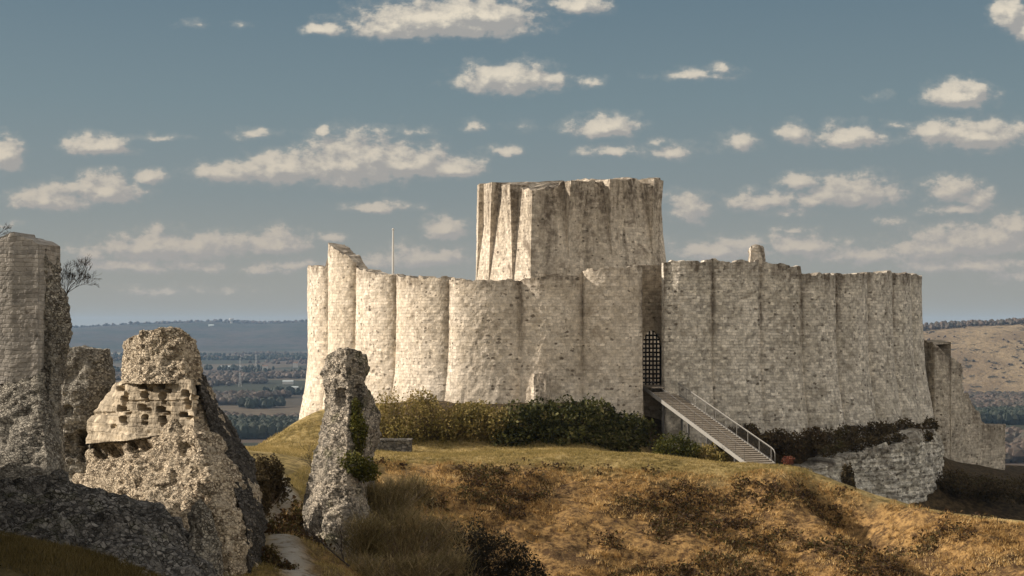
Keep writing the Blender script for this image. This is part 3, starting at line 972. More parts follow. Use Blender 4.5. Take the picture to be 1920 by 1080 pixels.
for c_ in (0, 1):
    dd = np.concatenate([dense[-21:-1, c_], dense[:, c_], dense[1:21, c_]])
    dense[:, c_] = np.convolve(dd, ker, 'valid')
ds_ = np.concatenate([[0], np.cumsum(np.linalg.norm(np.diff(dense, axis=0), axis=1))])
LT = ds_[-1]
dn_ = np.gradient(dense, axis=0)
dn_ /= np.linalg.norm(dn_, axis=1)[:, None]
dn_ = np.stack([dn_[:, 1], -dn_[:, 0]], 1)          # outward normal
JL = [610, 660, 735, 835, 975, 1092, 1206]
JR = [1250, 1340, 1432, 1510, 1576, 1636, 1682, 1716]


def ell(ph, r=0.0):
    x_, y_ = np.interp(ph, ds_, dense[:, 0]), np.interp(ph, ds_, dense[:, 1])
    return x_ + ell_n(ph)[0] * r, y_ + ell_n(ph)[1] * r


def ell_n(ph):
    return np.interp(ph, ds_, dn_[:, 0]), np.interp(ph, ds_, dn_[:, 1])


ph_t = ds_[(dense[:, 1] < 137.8)]
ex, ey = ell(ph_t, .2)
inc = np.maximum.accumulate(960 + S * ex / ey)
PJ = lambda p_: float(np.interp(p_, inc, ph_t))
TOP = [(560, 500), (578, 500), (607, 499), (611, 456), (622, 459), (640, 470), (652, 478), (664, 499), (690, 508), (712, 514), (735, 517), (770, 519), (835, 522), (845, 523), (975, 526), (984, 519), (1030, 517), (1085, 514), (1092, 508), (1110, 505), (1150, 502), (1206, 497)]
TOPR = [(1248, 488), (1345, 488), (1352, 490), (1400, 488), (1440, 489), (1444, 494), (1470, 495), (1480, 499), (1506, 500), (1511, 513), (1560, 513), (1640, 512), (1672, 510), (1700, 513), (1728, 517), (1760, 517)]


def ring(name, ph0, ph1, joints, top, mat, side, seed):
    """a run of curtain wall: rounded bulges between the joints, battered foot, broken wall head, 2.6 m thick"""
    fine_lo, fine_hi = float(ph_t[0]) - 5, float(ph_t[-1]) + 5
    ph = [ph0]
    while ph[-1] < ph1 - 1e-6:
        ph.append(min(ph1, ph[-1] + (.12 if fine_lo < ph[-1] < fine_hi else 1.0)))
    ph = np.array(ph)
    jl = [PJ(j) for j in joints]
    if side == 'l':
        st_ = jl[1] - jl[0]
        while jl[0] > ph0:
            jl.insert(0, jl[0] - st_)
    else:
        while jl[-1] < ph1:
            jl.append(jl[-1] + 4.5)
    jl = np.array(jl)
    k_ = np.clip(np.searchsorted(jl, ph, side='right') - 1, 0, len(jl) - 2)
    t = np.clip((ph - jl[k_]) / (jl[k_ + 1] - jl[k_]), 0, 1)
    sag_b = np.where(k_ >= len(jl) - 3, 1.15, 1.1) if side == 'l' else np.where(ph > PJ(1505), 1.0, .75)
    sag = sag_b * np.sqrt(np.clip(1 - (2 * t - 1) ** 2 * .97, 0, 1))
    if side == 'r':
        sag = sag * np.where(k_ == 0, np.minimum(1, t * 3.5), 1.0)
    xo, yo = ell(ph, .2)
    pxs = 960 + S * xo / yo
    tx = np.array([p_[0] for p_ in top])
    ty = np.array([p_[1] for p_ in top])
    pyt = np.interp(pxs, tx, ty)
    back = (ph < fine_lo) | (ph > fine_hi) | (yo > 140)
    pyt = np.where(yo > 138, pyt + (540 - pyt) * sst(yo, 138.2, 142), pyt)
    yref = np.where(yo > 140, 138, yo)
    ztop = ZC - (pyt - HZ) / S * yref
    arc = np.concatenate([[0], np.cumsum(np.hypot(np.diff(xo), np.diff(yo)))])
    blk = np.floor(arc / .55)
    ztop = ztop + (_h(blk.astype(np.int64), blk.astype(np.int64) * 0 + seed, blk.astype(np.int64) * 0, 3) - .5) * .26 + .12 * fbm(np.stack([arc / .5, arc * 0, arc * 0], 1), 2, seed)
    zbase = np.full(len(ph), -2.5)
    nv = 118
    tv = np.linspace(0, 1, nv)
    Z = zbase[:, None] + (ztop - zbase)[:, None] * tv[None]
    up = (Z - 2.5) / 9.5                       # 0 at the foot, about 1 at the head
    flare = (1.25 if side == 'l' else 1.0) * np.clip(.5 - up, 0, 1.2) ** 1.6 * 1.4
    lean = (.35 if side == 'l' else .2) * (1 - np.clip(up, 0, 1))
    Rr = -.55 + sag[:, None] * ((.6 + .4 * np.clip(up, 0, 1)) if side == 'l' else (1.1 - .3 * np.clip(up, 0, 1))) + flare + lean
    nx_, ny_ = ell_n(ph)
    bx, by = ell(ph)
    Xo = bx[:, None] + nx_[:, None] * Rr
    Yo = by[:, None] + ny_[:, None] * Rr
    G = np.stack([Xo, Yo, Z], -1)
    p3 = G.reshape(-1, 3)
    rough = .05 * fbm(p3 / 1.5, 3, seed) + .05 * fbm(p3 / .35, 2, seed + 4)
    low = np.clip(1.0 - up.ravel() / .28, 0, 1)
    rough += .22 * low * fbm(p3 / .9, 3, seed + 8)
    rough = rough.reshape(len(ph), nv)
    G[:, :, 0] += nx_[:, None] * rough
    G[:, :, 1] += ny_[:, None] * rough
    # wall head and inner face
    thick = 1.1
    hd = []
    for f in (.25, .55, 1.0):
        w = G[:, -1].copy()
        w[:, 0] = G[:, -1, 0] * (1 - f) + (bx - nx_ * thick) * f
        w[:, 1] = G[:, -1, 1] * (1 - f) + (by - ny_ * thick) * f
        w[:, 2] += .18 * fbm(w / .6, 2, seed + 2) - .05
        hd.append(w[:, None])
    inn = hd[-1].copy()
    inn[:, :, 2] = -2.5
    G = np.concatenate([G] + hd + [inn], 1)
    nu, nvv = G.shape[:2]
    V = G.reshape(-1, 3)
    idx = np.arange(nu * nvv).reshape(nu, nvv)
    Q = np.stack([idx[:-1, :-1], idx[1:, :-1], idx[1:, 1:], idx[:-1, 1:]], -1).reshape(-1, 4)
    uv = np.stack([np.repeat(arc, nvv), V[:, 2]], 1)
    topd = (np.maximum(ztop[:, None] - G[:, :, 2], 0)).ravel()
    # end faces
    ends = []
    for e_ in (0, nu - 1):
        inn_t = idx[e_, nv + 2]
        for j in range(nv - 1):
            pass
        c0 = len(V)
        col_in = np.stack([np.full(nv, G[e_, nv + 2, 0]), np.full(nv, G[e_, nv + 2, 1]), G[e_, :nv, 2]], 1)
        mids = []
        kk = 8
        for s_ in range(1, kk + 1):
            mids.append(G[e_, :nv] + (col_in - G[e_, :nv]) * s_ / kk)
        prev = idx[e_, :nv]
        for s_, mcol in enumerate(mids):
            V = np.concatenate([V, mcol])
            uv = np.concatenate([uv, np.stack([np.full(nv, arc[e_] + thick * (s_ + 1) / kk), mcol[:, 2]], 1)])
            topd = np.concatenate([topd, ztop[e_] - mcol[:, 2]])
            cur = np.arange(c0, c0 + nv)
            c0 += nv
            fq = np.stack([prev[:-1], prev[1:], cur[1:], cur[:-1]], -1)
            ends.append(fq if e_ == 0 else fq[:, ::-1])
            prev = cur
    Q = np.concatenate([Q] + ends)
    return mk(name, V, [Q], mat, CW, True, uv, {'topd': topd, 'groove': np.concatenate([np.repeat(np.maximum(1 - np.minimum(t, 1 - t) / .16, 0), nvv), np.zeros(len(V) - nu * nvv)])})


ph_l, ph_r = PJ(1206), PJ(1250)
w1 = ring("bulged_wall", .2, ph_l, JL, TOP, m_curtain, 'l', 2)
w2 = ring("flank_wall", ph_r, LT - .2, JR, TOPR, m_flank, 'r', 5)
for w in (w1, w2):
    w.data.polygons.foreach_set('use_smooth', np.zeros(len(w.data.polygons), bool))

# gate wall in the recess between the two runs, pointed doorway through it
GY0, GY1 = 119.1, 120.9
gx0, gx1 = P(1196, 0, GY0)[0], P(1262, 0, GY0)[0]
ox0, ox1 = P(1204, 0, GY0)[0], P(1240.5, 0, GY0)[0]
zt, zb, zs, za = P(0, 497, GY0)[2], 0.0, P(0, 652, GY0)[2], P(0, 619, GY0)[2]
zf = P(0, 722, GY0)[2]
NA = 14
oc = (ox0 + ox1) / 2
arch = []
for i in range(NA + 1):
    t = i / NA
    s_ = -1 if t < .5 else 1
    u = abs(2 * t - 1)
    xx = oc + s_ * u * (ox1 - ox0) / 2
    zz = zs + (za - zs) * math.sqrt(max(0, 1 - u ** 1.7))
    arch.append((xx, zz))
mb = MB()
pr = 0.0
strips = [((gx0, zb), (gx0, zt), (ox0, zt), (ox0, zb)), ((ox1, zb), (ox1, zt), (gx1, zt), (gx1, zb)), ((ox0, zb), (ox0, zf), (ox1, zf), (ox1, zb))]
for i in range(NA):
    strips.append((arch[i], (arch[i][0], zt), (arch[i + 1][0], zt), arch[i + 1]))
for s4 in strips:
    A_ = [(x_, GY0 + .02 * fbm(np.array([[x_, z_, 0]]), 2, 1)[0], z_) for x_, z_ in s4]
    B_ = [(x_, GY1, z_) for x_, z_ in s4]
    mb.hexa(A_, B_)
jl_x, jr_x = P(1203, 0, 117.6)[0], P(1256, 0, 117.6)[0]
for (xa, xb) in ((jl_x - 1.6, jl_x), (jr_x, jr_x + 1.6)):
    mb.hexa([(xa, 117.25, zb), (xb, 117.25, zb), (xb, 117.25, zt - .35), (xa, 117.25, zt - .35)], [(xa, 119.06, zb), (xb, 119.06, zb), (xb, 119.06, zt - .35), (xa, 119.06, zt - .35)])
gw = np.concatenate(mb.v)
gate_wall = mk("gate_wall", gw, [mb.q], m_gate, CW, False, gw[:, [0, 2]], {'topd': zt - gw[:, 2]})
mb = MB()
for i in range(6):
    x_ = ox0 + .06 + (ox1 - ox0 - .12) * i / 5
    zz = np.interp(x_, [p_[0] for p_ in arch], [p_[1] for p_ in arch]) - .02
    mb.box((x_, GY0 + .55, (zf + zz) / 2), (.13, .1, zz - zf))
zz = zf + .2
while zz < za - .3:
    ins_x = [p_[0] for p_ in arch if p_[1] > zz] if zz > zs else [ox0, ox1]
    mb.box(((min(ins_x) + max(ins_x)) / 2, GY0 + .47, zz), (max(ins_x) - min(ins_x), .06, .15))
    zz += .36
mb.build("portcullis", m_iron, CW)

loft("wall_stub", [
    [(996, 703, 114.9), (996, 760, 114.7)], [(1001, 700, 114.0), (1000, 760, 113.7)], [(1022, 699, 113.8), (1024, 760, 113.5)], [(1028, 702, 114.6), (1031, 760, 114.5)], [(1026, 702, 116.5), (1030, 760, 116.5)], [(998, 702, 116.5), (996, 760, 116.5)]],
    .1, m_curtain, CW, [('fbm', .10, .5), ('stone', .05, .3)], seed=61, capup=.1)
# chimney-like stub on the wall head
tz = P(0, 490, 118)[2]
turret = loft("turret", [[(1403, 470, 119), (1404, 500, 119)], [(1408, 461, 118.3), (1406, 500, 118.2)], [(1424, 459, 118.2), (1430, 500, 118.2)], [(1433, 466, 118.9), (1436, 500, 119)], [(1430, 462, 120), (1434, 500, 120.3)], [(1408, 462, 120), (1405, 500, 120.3)]],
              .09, m_curtain, CW, [('fbm', .12, .5), ('stone', .05, .3)], seed=9, capup=.15)

# ------------------------------------------------------------------ the keep
DX, DY = (1072 - 960) / S * 141, 141.0
keep = empty("keep_tower", (DX, DY, 3), "round roofless stone keep with pointed prow and flared buttresses, rising behind the wall", "tower")
KT = [(880, 351), (905, 348), (925, 345), (960, 350), (997, 356), (1040, 356), (1050, 350), (1056, 338), (1062, 346), (1090, 345), (1112, 338), (1128, 340), (1140, 341), (1188, 338), (1205, 334), (1225, 341), (1245, 338), (1260, 338)]
PH0, RP = rad(70.7), 12.3
K_TOP = ZC - (340 - HZ) / S * 136
K_MID = ZC - (520 - HZ) / S * 136


def keep_r(z):
    return 8.35 + 1.15 * np.clip((K_TOP - z) / (K_TOP - K_MID), 0, 2.0) ** .9


def keep_rad(ph, z):
    R_ = keep_r(z)
    al = np.arccos(np.clip(R_ / (RP + (R_ - 8.35) * .5), -1, 1))
    r = R_.copy()
    d = np.abs(ph - PH0)
    inside = d < al
    r = np.where(inside, R_ / np.cos(np.clip(al - d, 0, 1.3)), r)
    return r


ph = np.concatenate([np.linspace(rad(-20), rad(200), 420), np.linspace(rad(202), rad(338), 60)])
ph = np.sort(np.concatenate([ph, [PH0]]))
nv = 150
pxs = 960 + S * (DX - 9.5 * np.cos(ph)) / (DY - 9.5 * np.sin(ph))
front = np.sin(ph) > 0
pyt = np.where(front, np.interp(pxs, [p_[0] for p_ in KT], [p_[1] for p_ in KT]), 342)
rt = keep_rad(ph, np.full(len(ph), K_TOP))
yk = DY - rt * np.sin(ph)
ztop = ZC - (pyt - HZ) / S * np.where(front, yk, 139)
arc = np.concatenate([[0], np.cumsum(np.hypot(np.diff(rt * np.cos(ph)), np.diff(rt * np.sin(ph))))])
ztop += .22 * fbm(np.stack([arc / .6, 0 * arc, 0 * arc], 1), 3, 4)
Z = 1.5 + (ztop - 1.5)[:, None] * np.linspace(0, 1, nv)[None]
PHH = np.repeat(ph[:, None], nv, 1)
RR = keep_rad(PHH, Z)
G = np.stack([DX - RR * np.cos(PHH), DY - RR * np.sin(PHH), Z], -1)
rough = (.02 * fbm(G.reshape(-1, 3) / 1.2, 3, 6) + .04 * fbm(G.reshape(-1, 3) / .4, 2, 7)).reshape(RR.shape)
G[:, :, 0] -= np.cos(PHH) * rough
G[:, :, 1] -= np.sin(PHH) * rough
caps = []
for i, f in enumerate((.9, .72, .55, .35, .15)):
    w = G[:, -1].copy()
    w[:, 0] = DX + (w[:, 0] - DX) * f
    w[:, 1] = DY + (w[:, 1] - DY) * f
    w[:, 2] = ztop * f + (K_TOP + .55) * (1 - f) + .35 * fbm(w / .8, 3, 14)
    caps.append(w[:, None])
G = np.concatenate([G] + caps, 1)
nu, nvv = G.shape[:2]
V = G.reshape(-1, 3)
idx = np.arange(nu * nvv).reshape(nu, nvv)
i2 = np.roll(idx, -1, 0)
Q = np.stack([idx[:, :-1], i2[:, :-1], i2[:, 1:], idx[:, 1:]], -1).reshape(-1, 4)
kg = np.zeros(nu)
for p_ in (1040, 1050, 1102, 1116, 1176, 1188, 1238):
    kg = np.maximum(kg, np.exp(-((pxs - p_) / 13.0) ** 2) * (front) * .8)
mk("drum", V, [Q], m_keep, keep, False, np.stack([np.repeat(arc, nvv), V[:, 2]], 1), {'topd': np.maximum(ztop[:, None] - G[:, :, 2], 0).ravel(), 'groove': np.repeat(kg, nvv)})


def buttress(px_edge, z_len, wtop, ptop, ph_fix=None, nrm=None):
    """an inverted pyramid of masonry that swells out of the drum towards the top"""
    if ph_fix is None:
        pt_ = np.linspace(rad(2), rad(178), 3000)
        rr_ = keep_rad(pt_, np.full(3000, K_TOP - 1.0))
        pp_ = 960 + S * (DX - rr_ * np.cos(pt_)) / (DY - rr_ * np.sin(pt_))
        ph_fix = float(pt_[np.argmin(np.abs(pp_ - px_edge))])
    al = math.acos(8.35 / RP)
    d = ph_fix - PH0
    na = ph_fix if abs(d) > al else (PH0 - al if d < 0 else PH0 + al)
    n_ = np.array((-math.cos(na), -math.sin(na), 0))
    t_ = np.array((math.sin(na), -math.cos(na), 0))
    pxk = 960 + S * (DX - 9.3 * math.cos(ph_fix)) / (DY - 9.3 * math.sin(ph_fix))
    zt_ = ZC - (np.interp(pxk, [p_[0] for p_ in KT], [p_[1] for p_ in KT]) - 3 - HZ) / S * (DY - 9.3 * math.sin(ph_fix))
    rows = []
    nr = 40
    for i in range(nr + 1):
        t = i / nr
        z = zt_ - z_len * (1 - t)
        r = float(keep_rad(np.array([ph_fix]), np.array([z]))[0])
        base = np.array((DX - r * math.cos(ph_fix), DY - r * math.sin(ph_fix), z))
        w = wtop * (.45 + .55 * t ** .8)
        p = .02 + ptop * t ** 1.15
        rw = []
        for (a_, b_) in ((-1, -.9), (-1, 0), (-1, .5), (-1, 1), (-.33, 1), (.33, 1), (1, 1), (1, .5), (1, 0), (1, -.9)):
            rw.append(base + t_ * a_ * w + n_ * (b_ * p if b_ > 0 else b_))
        rows.append(rw)
    G_ = np.array(rows).transpose(1, 0, 2)
    V = G_.reshape(-1, 3)
    V = V + n_ * (.04 * fbm(V / .35, 2, 3))[:, None] + t_ * (.02 * fbm(V / .35, 2, 8))[:, None]
    ncol = G_.shape[0]
    idx = np.arange(len(V)).reshape(ncol, nr + 1)
    i2 = np.roll(idx, -1, 0)
    Q = np.stack([idx[:, :-1], i2[:, :-1], i2[:, 1:], idx[:, 1:]], -1).reshape(-1, 4)
    c = V[idx[:, -1]].mean(0) + (0, 0, .12)
    V = np.concatenate([V, [c]])
    T = [(len(V) - 1, idx[j, -1], idx[(j + 1) % ncol, -1]) for j in range(ncol)]
    cw = np.cumsum([0, .5, .5, .8, 1.2, .8, .8, .5, .5, .5])
    uv = np.concatenate([np.stack([np.repeat(cw[:ncol], nr + 1) + px_edge, V[:-1, 2]], 1), [[0, 0]]])
    mk("buttress", V, [Q, T], m_keep, keep, False, uv, {'topd': np.maximum(zt_ - V[:, 2], 0)})


for b_ in ((0, 9.5, .9, .95, rad(8)), (930, 10.0, 1.0, .95, None), (966, 10.0, 1.0, .95, None), (1074, 7.0, .95, 1.25, None), (1148, 7.0, 1.0, 1.3, None), (1215, 7.0, 1.0, 1.3, None), (0, 5.5, .9, .55, rad(158)), (0, 5.5, .8, .35, rad(180))):
    buttress(*b_)

# ------------------------------------------------------------------ wall beyond the right flank
m_low = m_outer
OW = empty("outer_wall", P(1810, 880, 140), "broken stone wall stepping down behind the right end of the ring wall", "wall")
ol = [[(1700, 636, 139), (1700, 900, 137)], [(1732, 640, 138), (1735, 760, 137.2), (1755, 900, 136)], [(1752, 644, 136.5), (1768, 800, 136), (1785, 900, 135.5)], [(1772, 664, 137), (1785, 800, 136.5), (1800, 905, 136)], [(1803, 681, 138.5), (1808, 900, 138)]]
def slab(name, pts, thick, mat, parent, step=.16, seed=3, disp=(('fbm', .14, .9), ('stone', .05, .35))):
    """a standing wall: stations (px, top, bottom, Y) from left to right, with a back face"""
    fr = [[(p_[0], p_[1], p_[3]), (p_[0] + (p_[4] if len(p_) > 4 else 0), p_[2], p_[3] - .4)] for p_ in pts]
    bk = []
    for p_ in pts[::-1]:
        k_ = (p_[3] + thick) / p_[3]
        t_, b_ = P(p_[0], p_[1], p_[3]), P(p_[0], p_[2], p_[3])
        bk.append([(960 + S * t_[0] / (p_[3] + thick), HZ - S * (t_[2] - ZC) / (p_[3] + thick), p_[3] + thick), (960 + S * b_[0] / (p_[3] + thick), HZ - S * (b_[2] - ZC) / (p_[3] + thick), p_[3] + thick)])
    o = loft(name, fr + bk, step, mat, parent, disp, seed=seed, capup=0.0, cap=False)
    return o
def slab_capped(name, pts, thick, mat, parent, step=.16, seed=3, disp=(('fbm', .14, .9), ('stone', .05, .35))):
    """as slab, with its broken head closed"""
    W = PP([(p_[0], p_[1], p_[3]) for p_ in pts])
    B = PP([(p_[0] + (p_[4] if len(p_) > 4 else 0), p_[2], p_[3] - .3) for p_ in pts])
    s_ = np.concatenate([[0], np.cumsum(np.linalg.norm(np.diff(W[:, :2], axis=0), axis=1))])
    n_ = int(s_[-1] / step) + 2
    t = np.linspace(0, s_[-1], n_)
    top = np.stack([np.interp(t, s_, W[:, c]) for c in range(3)], 1)
    bot = np.stack([np.interp(t, s_, B[:, c]) for c in range(3)], 1)
    bl = np.floor(t / .5).astype(np.int64)
    top[:, 2] += (_h(bl, bl * 0 + seed, bl * 0, 1) - .5) * .25
    tg = np.gradient(top[:, :2], axis=0)
    tg /= np.linalg.norm(tg, axis=1)[:, None]
    nb = np.stack([-tg[:, 1], tg[:, 0]], 1)
    nb = nb * np.sign(nb[:, 1:2] + 1e-6)
    nv_ = int((top[:, 2] - bot[:, 2]).max() / step) + 2
    rows = [bot + (top - bot) * f for f in np.linspace(0, 1, nv_)]
    for f in (.35, .7, 1.0):
        r_ = top.copy()
        r_[:, :2] += nb * thick * f
        rows.append(r_)
    for f in (.66, .33, 0):
        r_ = bot + (top - bot) * f
        r_[:, :2] += nb * thick
        rows.append(r_)
    G = np.array(rows).transpose(1, 0, 2)
    nu, nvv = G.shape[:2]
    V = G.reshape(-1, 3)
    idx = np.arange(len(V)).reshape(nu, nvv)
    Q = np.stack([idx[:-1, :-1], idx[1:, :-1], idx[1:, 1:], idx[:-1, 1:]], -1).reshape(-1, 4)
    uv = np.stack([np.repeat(t, nvv), V[:, 2]], 1)
    topd = np.maximum(np.repeat(top[:, 2], nvv) - V[:, 2], 0)
    # ends
    ex = []
    for e_ in (0, nu - 1):
        kk = max(2, int(thick / step))
        prev = idx[e_, :nv_]
        off = np.array((*nb[e_], 0)) * thick
        for s2 in range(1, kk + 1):
            colv = G[e_, :nv_] + off * s2 / kk
            cur = np.arange(len(V), len(V) + nv_)
            V = np.concatenate([V, colv])
            uv = np.concatenate([uv, np.stack([np.full(nv_, t[e_] + thick * s2 / kk + 3), colv[:, 2]], 1)])
            topd = np.concatenate([topd, top[e_, 2] - colv[:, 2]])
            f4 = np.stack([prev[:-1], prev[1:], cur[1:], cur[:-1]], -1)
            ex.append(f4 if e_ == 0 else f4[:, ::-1])
            prev = cur
    Q = np.concatenate([Q] + ex)
    n = vnormals(V, Q)
    V = V + n * relief(V, disp, seed)[:, None]
    return mk(name, V, [Q], mat, parent, False, uv, {'topd': topd})


slab_capped("wall_run", [(1690, 640, 900, 141), (1735, 640, 900, 139), (1752, 644, 905, 137.5), (1768, 660, 905, 137.8), (1774, 668, 905, 138), (1802, 682, 905, 139.5), (1806, 690, 905, 140.5)], 2.0, m_outer, OW, seed=4)
slab_capped("wall_run", [(1806, 735, 900, 141.5), (1816, 738, 900, 142), (1826, 765, 900, 142.6), (1836, 770, 900, 143), (1841, 792, 900, 143.4), (1862, 797, 900, 144.2), (1885, 795, 900, 145.5)], 1.8, m_outer, OW, seed=6)

# ------------------------------------------------------------------ chalk cliff below the right flank
CL = empty("chalk_cliff", P(1650, 920, 116), "white chalk cliff in blocky layers under the right end of the castle", "cliff")
st = [(1525, 878, 930, 112), (1560, 870, 930, 113), (1590, 857, 930, 114.2), (1612, 846, 930, 115.0), (1640, 840, 935, 115.8), (1670, 838, 935, 116.5), (1696, 828, 935, 117.2), (1720, 818, 935, 118.4), (1745, 806, 935, 120), (1760, 820, 930, 122), (1768, 830, 930, 126)]
slab_capped("cliff_face", [(p_[0], p_[1], p_[2] + 20, p_[3]) for p_ in st], 3.0, m_chalk, CL, step=.14, seed=12, disp=(('strata', .16, .5), ('stone', .16, .6), ('fbm', .5, 1.6), ('fbm', .26, .5)))

# ------------------------------------------------------------------ steps up to the gate
ST = empty("footbridge_steps", P(1430, 872, 100), "long straight flight of steps with metal handrails climbing to the gate", "stairs")
top_c = np.array(P(1226, 724, 118.4))
bot_c = np.array(P(1428, 871, 100.0))
dv = bot_c - top_c
hd = np.array((dv[0], dv[1], 0))
run = np.linalg.norm(hd)
hd /= run
sd = np.array((-hd[1], hd[0], 0))             # towards the right handrail
sd = sd if sd[0] > 0 else -sd
WID = 1.05


def ramp(s_, side, up):
    return top_c + dv * s_ + sd * side + np.array((0, 0, up))


NT = 40
yaw = math.atan2(hd[1], hd[0])
land = .06
mb = MB()
c = ramp(land / 2, 0, 0)
mb.box((c[0], c[1], top_c[2] - .04), (run * land + 1.4, 2 * WID - .14, .10), yaw)
mb.build("landing", m_tread, ST)
for i in range(NT):
    s_ = land + .03 + (1 - land - .03) * (i + .5) / NT
    mb = MB()
    c = ramp(s_, 0, .02)
    mb.box(c, (run / NT * 1.02, 2 * WID - .14, .07), yaw)
    c2 = ramp(s_, 0, -.03)
    mb.box(c2 - hd * run / NT * .5, (.03, 2 * WID - .14, .12), yaw)
    mb.build("tread", m_tread, ST)
for sgn in (-1, 1):
    mb = MB()
    o_ = sd * .035
    A_ = [ramp(0, sgn * WID, -.20) - o_, ramp(0, sgn * WID, -.20) + o_, ramp(0, sgn * WID, .10) + o_, ramp(0, sgn * WID, .10) - o_]
    B_ = [ramp(1, sgn * WID, -.20) - o_, ramp(1, sgn * WID, -.20) + o_, ramp(1, sgn * WID, .10) + o_, ramp(1, sgn * WID, .10) - o_]
    mb.hexa(A_, B_)
    mb.build("stringer", m_steel, ST)
    mb = MB()
    rm = m_steel if sgn > 0 else m_dsteel
    pr_ = .026 if sgn > 0 else .014
    rail_pts = [ramp(-.01, sgn * WID, 1.0), ramp(.3, sgn * WID, 1.0), ramp(.7, sgn * WID, 1.0), ramp(.975, sgn * WID, 1.0)]
    if sgn > 0:
        rail_pts += [ramp(.992, sgn * WID, .93), ramp(1.0, sgn * WID, .78), ramp(1.0, sgn * WID, -.05)]
    mb.tube(rail_pts, pr_ * 1.2, 6)
    rail = mb.build("handrail", rm, ST)
    npst = 11 if sgn > 0 else 14
    for i in range(npst):
        s_ = .03 + .94 * i / (npst - 1)
        mb = MB()
        mb.tube([ramp(s_, sgn * WID, -.12), ramp(s_, sgn * WID, .5), ramp(s_, sgn * WID, .99)], pr_, 6)
        mb.build("post", rm, rail)
    if sgn > 0:
        mb = MB()
        for r_ in range(150):
            s_ = .02 + .96 * r_ / 149
            mb.tube([ramp(s_, sgn * WID, .12), ramp(s_, sgn * WID, .93)], .009, 3)
        for u_ in (.15, .92):
            mb.tube([ramp(.02, sgn * WID, u_), ramp(.98, sgn * WID, u_)], .015, 4)
        mb.build("baluster_panel", m_dsteel, rail)
    else:
        for u_ in (.5,):
            mb = MB()
            mb.tube([ramp(.03, sgn * WID, u_), ramp(.97, sgn * WID, u_)], .010, 4)
            mb.build("wire", rm, rail)
for s_ in (.2, .45, .7):
    for sgn in (-1, 1):
        mb = MB()
        t_ = ramp(s_, sgn * .8, -.15)
        mb.tube([t_ - np.array((0, 0, 5.5)), t_], .09, 8)
        mb.build("support_leg", m_dsteel, ST)
slabf = MB()
slabf.box(np.array(P(1462, 876, 99.2)) + (0, 0, -.06), (3.4, 1.6, .14), yaw)
slabf.build("foot_slab", m_conc, ST)

# ------------------------------------------------------------------ flagpole
FP = empty("flagpole", P(737, 700, 127), "thin pale bare flagpole standing behind the lit bulges of the wall", "flagpole")
mb = MB()
mb.tube([P(737, 700, 127), P(737, 520, 127), P(737, 432, 127)], [.13, .11, .06], 8)
mb.build("mast", m_pole, FP)
mb = MB()
c = np.array(P(737, 430, 127))
mb.tube([c + (0, 0, -.08), c + (0, 0, 0), c + (0, 0, .12)], [.07, .12, .03], 8)
mb.build("finial", m_pole, FP)

# ------------------------------------------------------------------ stone trough on the terrace
TR = empty("stone_trough", P(739, 852, 104), "low grey stone trough on the grass terrace beside the rubble pillar", "trough")
c = np.array(P(739, 838, 104.6))
mb = MB()
w_, d_, h_ = 2.55, 1.5, 1.1
for (ox, oy, sx, sy_) in ((0, -d_ / 2 + .15, w_, .3), (0, d_ / 2 - .15, w_, .3), (-w_ / 2 + .15, 0, .3, d_ - .61), (w_ / 2 - .15, 0, .3, d_ - .61)):
    mb.box(c + (ox, oy, -.1), (sx, sy_, h_))
mb.build("basin", m_trough, TR)
mb = MB()
for (ox, oy, sx, sy_) in ((0, -d_ / 2 + .16, w_ + .12, .40), (0, d_ / 2 - .16, w_ + .12, .40), (-w_ / 2 + .16, 0, .40, d_ - .74), (w_ / 2 - .16, 0, .40, d_ - .74)):
    mb.box(c + (ox, oy, h_ / 2 - .03), (sx, sy_, .11))
mb.build("rim", m_trough, TR)

# ------------------------------------------------------------------ ruins of the outer ward (nearer the camera)
# tall tower stump at the edge
TA = empty("ruined_tower", P(40, 960, 46), "tall grey ashlar tower stump with crumbling brow, standing highest of the near ruins", "tower ruin")
RSTONE = [('fbm', .12, .7), ('stone', .05, .28)]
slab_pts = [(-220, 462, 745, 47.2), (-60, 462, 735, 46.4), (0, 448, 720, 46), (20, 440, 718, 45.9), (40, 438, 714, 45.85), (58, 447, 708, 45.8), (71, 456, 702, 45.75)]
slab_capped("ashlar_face", slab_pts, 1.4, m_tower, TA, step=.07, seed=21, disp=(('fbm', .025, .5), ('fbm', .02, .12)))
loft("broken_side", [
    [(69, 455, 46.0), (69, 560, 46.0), (69, 705, 46.0), (66, 760, 45.7)],
    [(88, 466, 46.2), (90, 540, 46.1), (96, 600, 46.0), (96, 700, 45.6), (90, 760, 45.2)],
    [(105, 474, 46.9), (106, 530, 46.9), (120, 552, 46.7), (130, 575, 46.8), (132, 600, 46.8), (127, 640, 46.8), (120, 668, 46.7), (112, 700, 46.5), (108, 770, 46.2)],
    [(100, 478, 49), (108, 540, 49), (122, 580, 49.5), (122, 640, 49.5), (106, 770, 49)],
    [(60, 470, 49.5), (60, 770, 49.5)]], .07, m_rub_grey, TA, [('fbm', .22, .6), ('stone', .10, .28), ('fbm', .10, 1.6)], seed=23, capup=.2)
